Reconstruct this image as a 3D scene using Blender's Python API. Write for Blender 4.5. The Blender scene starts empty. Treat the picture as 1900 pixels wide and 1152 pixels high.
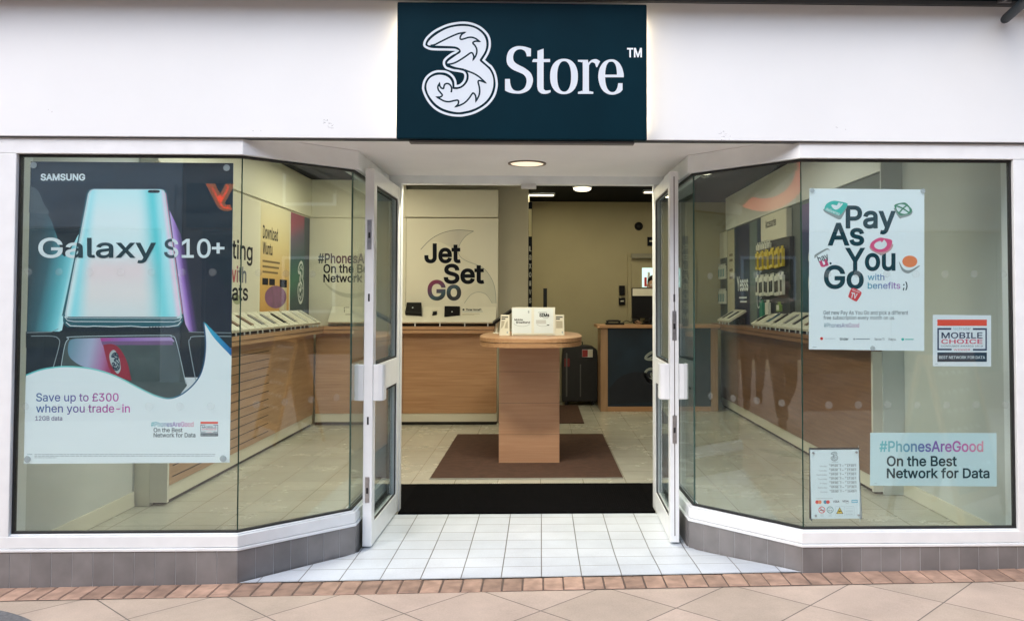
import bpy, bmesh, math, os, random
from mathutils import Vector, Matrix
from mathutils.geometry import delaunay_2d_cdt
random.seed(7)
S = bpy.context.scene
COL = S.collection
R = math.radians

# ------------------------------------------------------------------ camera, sky, sun, exposure
CAM = Vector((0.0, -4.4, 1.4))
YAW, PITCH, ROLL, FPX, PPX, PPY = 0.02716568, 0.03163867, 0.00152073, 1600.0, 1047.25, 508.5
_f = Vector((math.sin(YAW)*math.cos(PITCH), math.cos(YAW)*math.cos(PITCH), math.sin(PITCH)))
_r0 = Vector((math.cos(YAW), -math.sin(YAW), 0)); _u0 = _r0.cross(_f)
_r = _r0*math.cos(ROLL) + _u0*math.sin(ROLL); _u = -_r0*math.sin(ROLL) + _u0*math.cos(ROLL)
cd = bpy.data.cameras.new('camera'); cam = bpy.data.objects.new('camera', cd); COL.objects.link(cam)
cam.matrix_world = Matrix(((_r.x, _u.x, -_f.x, CAM.x), (_r.y, _u.y, -_f.y, CAM.y), (_r.z, _u.z, -_f.z, CAM.z), (0, 0, 0, 1)))
cd.sensor_width = 36; cd.sensor_fit = 'HORIZONTAL'; cd.lens = 36*FPX/1900
cd.shift_x = (950-PPX)/1900; cd.shift_y = (PPY-576)/1900
cd.clip_start = 0.05; cd.clip_end = 500
S.camera = cam

SUN_EL, SUN_AZ, SUN_STRENGTH, SKY = 46, 222, 0.75, 0.15
EXPOSURE = 1.43
w = bpy.data.worlds.new("World"); S.world = w; w.use_nodes = True
wn = w.node_tree; bg = wn.nodes['Background']
sky = wn.nodes.new('ShaderNodeTexSky'); sky.sky_type = 'NISHITA'; sky.sun_disc = False
sky.sun_elevation = R(SUN_EL); sky.sun_rotation = R(SUN_AZ); sky.dust_density = 2.0; sky.air_density = 1.0; sky.ozone_density = 1.0
wn.links.new(sky.outputs[0], bg.inputs[0]); bg.inputs[1].default_value = SKY
sl = bpy.data.lights.new('sun', 'SUN'); sl.energy = SUN_STRENGTH; sl.angle = R(100); sl.color = (1.0, 0.98, 0.96)
so = bpy.data.objects.new('sun', sl); COL.objects.link(so)
_sd = Vector((math.sin(R(SUN_AZ))*math.cos(R(SUN_EL)), math.cos(R(SUN_AZ))*math.cos(R(SUN_EL)), math.sin(R(SUN_EL))))
so.rotation_euler = _sd.to_track_quat('Z', 'Y').to_euler(); so.location = (0, -6, 12)
vs = S.view_settings
S.display_settings.display_device = 'sRGB'
vs.view_transform = 'Standard'; vs.look = 'None'; vs.gamma = 1.0; vs.exposure = EXPOSURE
S.cycles.use_denoising = True
S.cycles.max_bounces = 10; S.cycles.diffuse_bounces = 5; S.cycles.transparent_max_bounces = 32; S.cycles.transmission_bounces = 8
S.cycles.sample_clamp_indirect = 6.0
S.cycles.caustics_reflective = False; S.cycles.caustics_refractive = False

# ------------------------------------------------------------------ measuring: a point of the photograph on a real plane
def ray(px, py): return _r*((px-PPX)/FPX) - _u*((py-PPY)/FPX) + _f
def at_y(px, py, Y):
    d = ray(px, py); return CAM + d*((Y-CAM.y)/d.y)
def at_z(px, py, Z=0.0):
    d = ray(px, py); return CAM + d*((Z-CAM.z)/d.z)
def at_x(px, py, X):
    d = ray(px, py); return CAM + d*((X-CAM.x)/d.x)

# ------------------------------------------------------------------ materials
def srgb(r, g, b):
    f = lambda c: (c/255/12.92) if c/255 <= 0.04045 else ((c/255+0.055)/1.055)**2.4
    return (f(r), f(g), f(b))
MATS = {}
def nodes_of(name):
    m = bpy.data.materials.new(name); m.use_nodes = True
    return m, m.node_tree, m.node_tree.nodes['Principled BSDF']
def setc(sock, c): sock.default_value = (c[0], c[1], c[2], 1)
def mat(name, col, rough=0.5, metal=0.0, var=0.0, vscale=6.0, bump=0.0, bscale=60.0, spec=0.5, island=0.0):
    if name in MATS: return MATS[name]
    m, nt, b = nodes_of(name)
    b.inputs['Roughness'].default_value = rough; b.inputs['Metallic'].default_value = metal
    b.inputs['Specular IOR Level'].default_value = spec
    setc(b.inputs['Base Color'], col)
    geo = nt.nodes.new('ShaderNodeNewGeometry')
    src = None
    if var or island:
        mul = nt.nodes.new('ShaderNodeMix'); mul.data_type = 'RGBA'; mul.blend_type = 'MULTIPLY'; mul.inputs[0].default_value = 1
        setc(mul.inputs[6], col)
        n = nt.nodes.new('ShaderNodeTexNoise'); n.inputs['Scale'].default_value = vscale; n.inputs['Detail'].default_value = 6
        nt.links.new(geo.outputs['Position'], n.inputs['Vector'])
        mr = nt.nodes.new('ShaderNodeMapRange'); mr.inputs[1].default_value = 0.3; mr.inputs[2].default_value = 0.7
        mr.inputs[3].default_value = 1-var; mr.inputs[4].default_value = 1+var*0.6
        nt.links.new(n.outputs[0], mr.inputs[0]); out = mr.outputs[0]
        if island:
            mi = nt.nodes.new('ShaderNodeMapRange'); mi.inputs[3].default_value = 1-island; mi.inputs[4].default_value = 1+island
            nt.links.new(geo.outputs['Random Per Island'], mi.inputs[0])
            mm = nt.nodes.new('ShaderNodeMath'); mm.operation = 'MULTIPLY'
            nt.links.new(out, mm.inputs[0]); nt.links.new(mi.outputs[0], mm.inputs[1]); out = mm.outputs[0]
        nt.links.new(out, mul.inputs[7]); nt.links.new(mul.outputs[2], b.inputs['Base Color'])
    if bump:
        n2 = nt.nodes.new('ShaderNodeTexNoise'); n2.inputs['Scale'].default_value = bscale; n2.inputs['Detail'].default_value = 4
        nt.links.new(geo.outputs['Position'], n2.inputs['Vector'])
        bp = nt.nodes.new('ShaderNodeBump'); bp.inputs['Strength'].default_value = bump; bp.inputs['Distance'].default_value = 0.002
        nt.links.new(n2.outputs[0], bp.inputs['Height']); nt.links.new(bp.outputs[0], b.inputs['Normal'])
    MATS[name] = m
    return m
def emit(name, col, strength):
    if name in MATS: return MATS[name]
    m, nt, b = nodes_of(name)
    setc(b.inputs['Base Color'], col); setc(b.inputs['Emission Color'], col); b.inputs['Emission Strength'].default_value = strength
    MATS[name] = m; return m
def fill_ramp(node, stops):
    els = node.color_ramp.elements
    while len(els) > 1: els.remove(els[-1])
    els[0].position = stops[0][0]; els[0].color = (*stops[0][1], 1)
    for t, c in stops[1:]:
        e = els.new(t); e.color = (*c, 1)
def grad(name, p0, p1, stops, rough=0.45, const=False):
    """printed colour that runs from point p0 to point p1"""
    if name in MATS: return MATS[name]
    m, nt, b = nodes_of(name); b.inputs['Roughness'].default_value = rough
    geo = nt.nodes.new('ShaderNodeNewGeometry')
    d = Vector(p1)-Vector(p0)
    sub = nt.nodes.new('ShaderNodeVectorMath'); sub.operation = 'SUBTRACT'; sub.inputs[1].default_value = p0
    dot = nt.nodes.new('ShaderNodeVectorMath'); dot.operation = 'DOT_PRODUCT'; dot.inputs[1].default_value = d/d.length_squared
    cr = nt.nodes.new('ShaderNodeValToRGB'); cr.color_ramp.interpolation = 'CONSTANT' if const else 'LINEAR'
    fill_ramp(cr, stops)
    nt.links.new(geo.outputs['Position'], sub.inputs[0]); nt.links.new(sub.outputs[0], dot.inputs[0])
    nt.links.new(dot.outputs['Value'], cr.inputs[0]); nt.links.new(cr.outputs[0], b.inputs['Base Color'])
    MATS[name] = m; return m
def tiles(name, c1, c2, mortar, w_, h_, gap, origin=(0, 0), rot=0.0, rough=0.4, bias=0.0, bump=0.25, stain=0.12, offset=0.0, sheen_var=0.15):
    """square tiles in the ground plane"""
    if name in MATS: return MATS[name]
    m, nt, b = nodes_of(name)
    geo = nt.nodes.new('ShaderNodeNewGeometry')
    mp = nt.nodes.new('ShaderNodeMapping'); mp.vector_type = 'TEXTURE'
    mp.inputs['Location'].default_value = (origin[0], origin[1], 0); mp.inputs['Rotation'].default_value = (0, 0, rot)
    br = nt.nodes.new('ShaderNodeTexBrick'); br.offset = offset; br.squash = 1.0
    br.inputs['Scale'].default_value = 1; br.inputs['Brick Width'].default_value = w_; br.inputs['Row Height'].default_value = h_
    br.inputs['Mortar Size'].default_value = gap; br.inputs['Mortar Smooth'].default_value = 0.3; br.inputs['Bias'].default_value = bias
    setc(br.inputs['Color1'], c1); setc(br.inputs['Color2'], c2); setc(br.inputs['Mortar'], mortar)
    nt.links.new(geo.outputs['Position'], mp.inputs[0]); nt.links.new(mp.outputs[0], br.inputs['Vector'])
    n = nt.nodes.new('ShaderNodeTexNoise'); n.inputs['Scale'].default_value = 2.2; n.inputs['Detail'].default_value = 8; n.inputs['Roughness'].default_value = 0.65
    n3 = nt.nodes.new('ShaderNodeTexNoise'); n3.inputs['Scale'].default_value = 140; n3.inputs['Detail'].default_value = 3
    nt.links.new(geo.outputs['Position'], n.inputs['Vector']); nt.links.new(geo.outputs['Position'], n3.inputs['Vector'])
    ad = nt.nodes.new('ShaderNodeMath'); ad.operation = 'MULTIPLY_ADD'; ad.inputs[1].default_value = 0.45
    nt.links.new(n3.outputs[0], ad.inputs[0]); nt.links.new(n.outputs[0], ad.inputs[2])
    mr = nt.nodes.new('ShaderNodeMapRange'); mr.inputs[1].default_value = 0.5; mr.inputs[2].default_value = 1.0
    mr.inputs[3].default_value = 1-stain; mr.inputs[4].default_value = 1+stain*0.7
    nt.links.new(ad.outputs[0], mr.inputs[0])
    mul = nt.nodes.new('ShaderNodeMix'); mul.data_type = 'RGBA'; mul.blend_type = 'MULTIPLY'; mul.inputs[0].default_value = 1
    nt.links.new(br.outputs['Color'], mul.inputs[6]); nt.links.new(mr.outputs[0], mul.inputs[7]); nt.links.new(mul.outputs[2], b.inputs['Base Color'])
    mr2 = nt.nodes.new('ShaderNodeMapRange'); mr2.inputs[3].default_value = rough-sheen_var*0.5; mr2.inputs[4].default_value = rough+sheen_var
    nt.links.new(n.outputs[0], mr2.inputs[0]); nt.links.new(mr2.outputs[0], b.inputs['Roughness'])
    iv = nt.nodes.new('ShaderNodeMath'); iv.operation = 'MULTIPLY_ADD'; iv.inputs[1].default_value = -1.0
    sc = nt.nodes.new('ShaderNodeMath'); sc.operation = 'MULTIPLY'; sc.inputs[1].default_value = 0.25
    nt.links.new(n3.outputs[0], sc.inputs[0]); nt.links.new(br.outputs['Fac'], iv.inputs[0]); nt.links.new(sc.outputs[0], iv.inputs[2])
    bp = nt.nodes.new('ShaderNodeBump'); bp.inputs['Strength'].default_value = bump; bp.inputs['Distance'].default_value = 0.004
    nt.links.new(iv.outputs[0], bp.inputs['Height']); nt.links.new(bp.outputs[0], b.inputs['Normal'])
    MATS[name] = m; return m
def wood(name, c1, c2, axis='x', rough=0.4, scale=1.0):
    if name in MATS: return MATS[name]
    m, nt, b = nodes_of(name); b.inputs['Roughness'].default_value = rough
    geo = nt.nodes.new('ShaderNodeNewGeometry'); mp = nt.nodes.new('ShaderNodeMapping')
    s = {'x': (1.2, 30, 30), 'y': (30, 1.2, 30), 'z': (30, 30, 1.2)}[axis]
    mp.inputs['Scale'].default_value = tuple(v*scale for v in s)
    n = nt.nodes.new('ShaderNodeTexNoise'); n.inputs['Scale'].default_value = 1.6; n.inputs['Detail'].default_value = 7; n.inputs['Distortion'].default_value = 0.8
    cr = nt.nodes.new('ShaderNodeValToRGB'); cr.color_ramp.elements[0].position = 0.3; cr.color_ramp.elements[1].position = 0.72
    cr.color_ramp.elements[0].color = (*c1, 1); cr.color_ramp.elements[1].color = (*c2, 1)
    nt.links.new(geo.outputs['Position'], mp.inputs[0]); nt.links.new(mp.outputs[0], n.inputs['Vector'])
    nt.links.new(n.outputs[0], cr.inputs[0]); nt.links.new(cr.outputs[0], b.inputs['Base Color'])
    MATS[name] = m; return m
def glass(name, tint=(0.94, 0.988, 0.988), ior=1.60, haze=0.006):
    if name in MATS: return MATS[name]
    m, nt, b = nodes_of(name); nt.nodes.remove(b); out = nt.nodes['Material Output']
    t = nt.nodes.new('ShaderNodeBsdfTransparent'); setc(t.inputs[0], tint)
    g = nt.nodes.new('ShaderNodeBsdfGlossy'); g.inputs['Roughness'].default_value = 0.0; setc(g.inputs[0], (0.97, 1, 0.99))
    fr = nt.nodes.new('ShaderNodeFresnel'); geo = nt.nodes.new('ShaderNodeNewGeometry')
    mr = nt.nodes.new('ShaderNodeMapRange'); mr.inputs[3].default_value = ior; mr.inputs[4].default_value = 1/ior
    nt.links.new(geo.outputs['Backfacing'], mr.inputs[0]); nt.links.new(mr.outputs[0], fr.inputs[0])
    mx = nt.nodes.new('ShaderNodeMixShader')
    nt.links.new(fr.outputs[0], mx.inputs[0]); nt.links.new(t.outputs[0], mx.inputs[1]); nt.links.new(g.outputs[0], mx.inputs[2])
    # thin film of wiped smears, mixed in for the milky haze of reflections
    df = nt.nodes.new('ShaderNodeBsdfDiffuse'); setc(df.inputs[0], (0.75, 0.82, 0.82)); m2 = nt.nodes.new('ShaderNodeMixShader')
    mp = nt.nodes.new('ShaderNodeMapping'); mp.inputs['Scale'].default_value = (1.6, 1.6, 5.0); mp.inputs['Rotation'].default_value = (0, 0.5, 0.2)
    nz = nt.nodes.new('ShaderNodeTexNoise'); nz.inputs['Scale'].default_value = 1.3; nz.inputs['Detail'].default_value = 7; nz.inputs['Distortion'].default_value = 1.2
    m3 = nt.nodes.new('ShaderNodeMapRange'); m3.inputs[1].default_value = 0.35; m3.inputs[2].default_value = 0.75; m3.inputs[3].default_value = haze*0.35; m3.inputs[4].default_value = haze*2
    nt.links.new(geo.outputs['Position'], mp.inputs[0]); nt.links.new(mp.outputs[0], nz.inputs['Vector']); nt.links.new(nz.outputs[0], m3.inputs[0]); nt.links.new(m3.outputs[0], m2.inputs[0])
    nt.links.new(mx.outputs[0], m2.inputs[1]); nt.links.new(df.outputs[0], m2.inputs[2])
    nt.links.new(m2.outputs[0], out.inputs[0]); MATS[name] = m; return m
def frosted(name, col, alpha):
    if name in MATS: return MATS[name]
    m, nt, b = nodes_of(name); setc(b.inputs['Base Color'], col); b.inputs['Roughness'].default_value = 0.8; b.inputs['Alpha'].default_value = alpha
    MATS[name] = m; return m

WHITE = mat('white_frame_plastic', (0.83, 0.86, 0.86), 0.32, var=0.05, vscale=9)
FASCIA = mat('white_fascia_paint', (0.82, 0.85, 0.845), 0.45, var=0.035, vscale=1.3, bump=0.08, bscale=25)
SOFFIT = mat('soffit_paint', (0.86, 0.85, 0.845), 0.6, var=0.04, vscale=3)
GASKET = mat('black_rubber', (0.012, 0.013, 0.014), 0.6)
GLASS = glass('clear_glass')
GEDGE = mat('green_glass_edge', (0.05, 0.12, 0.10), 0.2)
DOT = frosted('frosted_vinyl', (0.50, 0.56, 0.54), 0.13)
PLINTH = mat('grey_plinth_tile', (0.215, 0.205, 0.20), 0.38, var=0.22, vscale=7, bump=0.2, bscale=30, island=0.10)
GROUT = mat('pale_grout', (0.46, 0.47, 0.475), 0.8)
CREAM = mat('cream_wall_paint', (0.60, 0.635, 0.61), 0.6, var=0.05, vscale=2)
CREAMB = mat('cream_panel', (0.71, 0.69, 0.565), 0.45, var=0.03, vscale=2)
DKCEIL = mat('dark_navy_ceiling', (0.004, 0.006, 0.010), 0.8, spec=0.1)
STEEL = mat('brushed_steel', (0.45, 0.46, 0.47), 0.35, 1.0, var=0.2, vscale=40)
DARKMETAL = mat('dark_painted_metal', (0.007, 0.014, 0.018), 0.5, var=0.2, vscale=12, spec=0.15)
BLACK = mat('black_plastic', (0.006, 0.006, 0.007), 0.4, spec=0.2)
BEECH = wood('beech_laminate', (0.39, 0.205, 0.10), (0.52, 0.305, 0.165), 'x')
WALN = wood('brown_laminate', (0.17, 0.082, 0.040), (0.25, 0.13, 0.068), 'y')
BEECHY = wood('beech_laminate_side', (0.34, 0.195, 0.10), (0.46, 0.285, 0.165), 'y')
INK = mat('black_ink', (0.008, 0.010, 0.016), 0.7, spec=0.08)
INKT = mat('dark_teal_ink', (0.007, 0.050, 0.066), 0.7, spec=0.08)
PAPER = mat('white_poster_paper', (0.87, 0.93, 0.94), 0.35)
PWHITE = mat('white_print', (0.80, 0.85, 0.86), 0.4)
PALE = mat('pale_display_plastic', (0.66, 0.64, 0.53), 0.4)
RED = mat('red_print', (0.75, 0.045, 0.035), 0.45)
NAVY = mat('navy_print', (0.02, 0.05, 0.085), 0.45)
GREYP = mat('grey_print', (0.30, 0.36, 0.38), 0.5)

# ------------------------------------------------------------------ mesh collecting
class MB:
    def __init__(s): s.v = []; s.f = []; s.m = []; s.mats = []
    def mi(s, m):
        if m not in s.mats: s.mats.append(m)
        return s.mats.index(m)
    def add(s, vs_, fs, m):
        o = len(s.v); s.v += [tuple(p) for p in vs_]; k = s.mi(m)
        for f in fs: s.f.append([i+o for i in f]); s.m.append(k)
        return s
    def box(s, x0, x1, y0, y1, z0, z1, m):
        v = [(x, y, z) for z in (z0, z1) for y in (y0, y1) for x in (x0, x1)]
        return s.add(v, [(0, 2, 3, 1), (4, 5, 7, 6), (0, 1, 5, 4), (2, 6, 7, 3), (0, 4, 6, 2), (1, 3, 7, 5)], m)
    def obox(s, c, ax, ay, az, m):
        """box around centre c with half-axis vectors"""
        c, ax, ay, az = map(Vector, (c, ax, ay, az))
        v = [c+ax*i+ay*j+az*k for k in (-1, 1) for j in (-1, 1) for i in (-1, 1)]
        return s.add(v, [(0, 2, 3, 1), (4, 5, 7, 6), (0, 1, 5, 4), (2, 6, 7, 3), (0, 4, 6, 2), (1, 3, 7, 5)], m)
    def prism(s, pts, z0, z1, m):
        n = len(pts); v = [(p[0], p[1], z0) for p in pts]+[(p[0], p[1], z1) for p in pts]
        return s.add(v, [list(range(n))[::-1], list(range(n, 2*n))]+[(i, (i+1) % n, n+(i+1) % n, n+i) for i in range(n)], m)
    def strip(s, pts, o0, o1, z0, z1, m):
        """a wall-like strip along a plan line; o is the offset to the right-hand side of the walking direction"""
        A = offset_line(pts, o0); B = offset_line(pts, o1)
        n = len(pts)
        v = [(p[0], p[1], z) for z in (z0, z1) for L in (A, B) for p in L]
        f = []
        for i in range(n-1):
            a, b, c, d = i, i+1, n+i, n+i+1; t = 2*n
            f += [(a, b, t+b, t+a), (c, t+c, t+d, d), (a, c, d, b), (t+a, t+b, t+d, t+c)]
        t = 2*n
        f += [(0, t, t+n, n), (n-1, 2*n-1, t+2*n-1, t+n-1)]
        return s.add(v, f, m)
    def tube(s, path, r, m, seg=10, caps=True):
        path = [Vector(p) for p in path]; rings = []
        rr = r if isinstance(r, (list, tuple)) else [r]*len(path)
        up = Vector((0, 0, 1))
        for i, p in enumerate(path):
            t = (path[min(i+1, len(path)-1)]-path[max(i-1, 0)]).normalized()
            a = t.cross(up)
            if a.length < 1e-3: a = t.cross(Vector((1, 0, 0)))
            a.normalize(); b = t.cross(a)
            rings.append([p+(a*math.cos(2*math.pi*k/seg)+b*math.sin(2*math.pi*k/seg))*rr[i] for k in range(seg)])
        v = [q for g in rings for q in g]; f = []
        for i in range(len(path)-1):
            for k in range(seg):
                f.append((i*seg+k, i*seg+(k+1) % seg, (i+1)*seg+(k+1) % seg, (i+1)*seg+k))
        if caps: f += [list(range(seg))[::-1], list(range((len(path)-1)*seg, len(path)*seg))]
        return s.add(v, f, m)
    def lathe(s, c, axis, prof, m, seg=20):
        """prof: (distance along axis, radius)"""
        c = Vector(c); ax = Vector(axis).normalized()
        a = ax.orthogonal().normalized(); b = ax.cross(a)
        v = []; f = []
        for (h, r) in prof:
            v += [c+ax*h+(a*math.cos(2*math.pi*k/seg)+b*math.sin(2*math.pi*k/seg))*r for k in range(seg)]
        for i in range(len(prof)-1):
            for k in range(seg): f.append((i*seg+k, i*seg+(k+1) % seg, (i+1)*seg+(k+1) % seg, (i+1)*seg+k))
        f += [list(range(seg))[::-1], list(range((len(prof)-1)*seg, len(prof)*seg))]
        return s.add(v, f, m)
    def build(s, name, parent=None, bevel=0.0, smooth=False):
        me = bpy.data.meshes.new(name); me.from_pydata(s.v, [], s.f)
        for m in s.mats: me.materials.append(m)
        me.polygons.foreach_set('material_index', s.m)
        if smooth: me.polygons.foreach_set('use_smooth', [True]*len(s.f))
        me.update()
        bm = bmesh.new(); bm.from_mesh(me); 
        if not getattr(s, 'flat', False): bmesh.ops.recalc_face_normals(bm, faces=bm.faces)
        bm.to_mesh(me); bm.free()
        o = bpy.data.objects.new(name, me); COL.objects.link(o)
        if parent is not None:
            o.parent = parent; o.matrix_parent_inverse = world_of(parent).inverted()
        if bevel:
            b = o.modifiers.new('bevel', 'BEVEL'); b.width = bevel; b.segments = 2; b.limit_method = 'ANGLE'; b.angle_limit = R(40)
            b.harden_normals = False
        return o
def world_of(o):
    m = Matrix.LocRotScale(o.location, o.rotation_euler, o.scale)
    if o.parent is not None: m = world_of(o.parent) @ o.matrix_parent_inverse @ m
    return m
def offset_line(pts, o):
    P = [Vector((p[0], p[1])) for p in pts]; out = []
    for i, p in enumerate(P):
        ds = []
        if i > 0: ds.append((P[i]-P[i-1]).normalized())
        if i < len(P)-1: ds.append((P[i+1]-P[i]).normalized())
        ns = [Vector((d.y, -d.x)) for d in ds]
        if len(ns) == 1: out.append(p+ns[0]*o)
        else:
            b = (ns[0]+ns[1]).normalized(); out.append(p+b*(o/max(0.3, b.dot(ns[0]))))
    return out
def tag(o, label=None, cat=None, group=None, kind=None):
    if label: o['label'] = label
    if cat: o['category'] = cat
    if group: o['group'] = group
    if kind: o['kind'] = kind
    return o
def thing(name, loc, label, cat, group=None, rz=0.0):
    o = bpy.data.objects.new(name, None); COL.objects.link(o); o.location = loc; o.rotation_euler = (0, 0, rz); o.empty_display_size = 0.1
    return tag(o, label, cat, group)
def dup(root, loc, label=None, group=None, rz=None, scale=None):
    """a copy of a thing with its parts and their sub-parts"""
    c = root.copy(); COL.objects.link(c); c.location = loc
    if rz is not None: c.rotation_euler = (0, 0, rz)
    if scale: c.scale = scale
    if label: c['label'] = label
    if group: c['group'] = group
    for ch in list(root.children):
        k = ch.copy(); COL.objects.link(k); k.parent = c; k.matrix_parent_inverse = ch.matrix_parent_inverse.copy()
        for g in ch.children:
            h = g.copy(); COL.objects.link(h); h.parent = k; h.matrix_parent_inverse = g.matrix_parent_inverse.copy()
    return c

# ------------------------------------------------------------------ printed sheets: flat shapes, lettering, ribbons
def spline(pts, closed=False, n=8):
    """smooth curve through points; a third value of 1 marks a corner"""
    P = [Vector((p[0], p[1])) for p in pts]; C_ = [len(p) > 2 and p[2] for p in pts]; N = len(P); out = []
    segs = N if closed else N-1
    for i in range(segs):
        a, b = P[i], P[(i+1) % N]
        p = P[(i-1) % N] if (closed or i > 0) else a
        q = P[(i+2) % N] if (closed or i+2 < N) else b
        if C_[i]: p = a+(a-b)*0.3
        if C_[(i+1) % N]: q = b+(b-a)*0.3
        for k in range(n):
            t = k/n
            out.append(0.5*((2*a)+(b-p)*t+(2*p-5*a+4*b-q)*t*t+(3*a-p-3*b+q)*t**3))
    if not closed: out.append(P[-1])
    return [(v.x, v.y) for v in out]
_fp = os.path.join(bpy.utils.system_resource('DATAFILES'), 'fonts', 'Inter.woff2')
try: FONT = bpy.data.fonts.load(_fp)
except Exception: FONT = None
_TC = {}
def text_mesh(s, spacing=1.0):
    """filled outline of the lettering (overlapping contours united), and its edge loops"""
    key = (s, spacing)
    if key in _TC: return _TC[key]
    cu = bpy.data.curves.new('lettering', 'FONT'); cu.body = s; cu.size = 1.0; cu.space_character = spacing; cu.resolution_u = 4
    cu.fill_mode = 'NONE'
    if FONT: cu.font = FONT
    ob = bpy.data.objects.new('lettering', cu)
    me = bpy.data.meshes.new_from_object(ob)
    V = [Vector((v.co.x, v.co.y)) for v in me.vertices]; E = [tuple(e.vertices) for e in me.edges]
    bpy.data.objects.remove(ob); bpy.data.curves.remove(cu); bpy.data.meshes.remove(me)
    nb = {}
    for i, j in E: nb.setdefault(i, []).append(j); nb.setdefault(j, []).append(i)
    cont = []; seen = set()
    for a in sorted(nb):
        if a in seen: continue
        lp = [a]; seen.add(a); c = min(nb[a])      # contours keep the order of their vertices
        c = a+1 if a+1 in nb[a] else c
        while c not in seen:
            seen.add(c); lp.append(c); n = [q for q in nb[c] if q not in seen]
            if not n: break
            c = n[0]
        cont.append([V[i] for i in lp])
    allv, alle = [], []
    for lp in cont:
        o = len(allv); allv += lp; alle += [(o+i, o+(i+1) % len(lp)) for i in range(len(lp))]
    ov, oe, of = delaunay_2d_cdt(allv, alle, [], 0, 1e-6)[:3]
    def inside(q):
        w_ = 0
        for lp in cont:
            for i in range(len(lp)):
                a, b = lp[i], lp[(i+1) % len(lp)]
                if (a.y <= q.y) != (b.y <= q.y):
                    x = a.x+(q.y-a.y)/(b.y-a.y)*(b.x-a.x)
                    if x > q.x: w_ += 1 if b.y > a.y else -1
        return w_ != 0
    fs = [list(f) for f in of if inside((ov[f[0]]+ov[f[1]]+ov[f[2]])/3)]
    vs_ = [(v.x, v.y) for v in ov]
    used = {}
    for f in fs:
        for i in range(3): used[(f[i], f[(i+1) % 3])] = 1
    nxt = {a: b for (a, b) in used if (b, a) not in used}
    loops = []; seen = set()
    for a in list(nxt):
        if a in seen: continue
        lp = []; c = a
        while c not in seen and c in nxt: seen.add(c); lp.append(c); c = nxt[c]
        if len(lp) > 2: loops.append([vs_[i] for i in lp])
    keep = sorted({i for f in fs for i in f}); ix = {i: k for k, i in enumerate(keep)}
    r = ([vs_[i] for i in keep], [[ix[i] for i in f] for f in fs], loops); _TC[key] = r; return r
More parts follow.
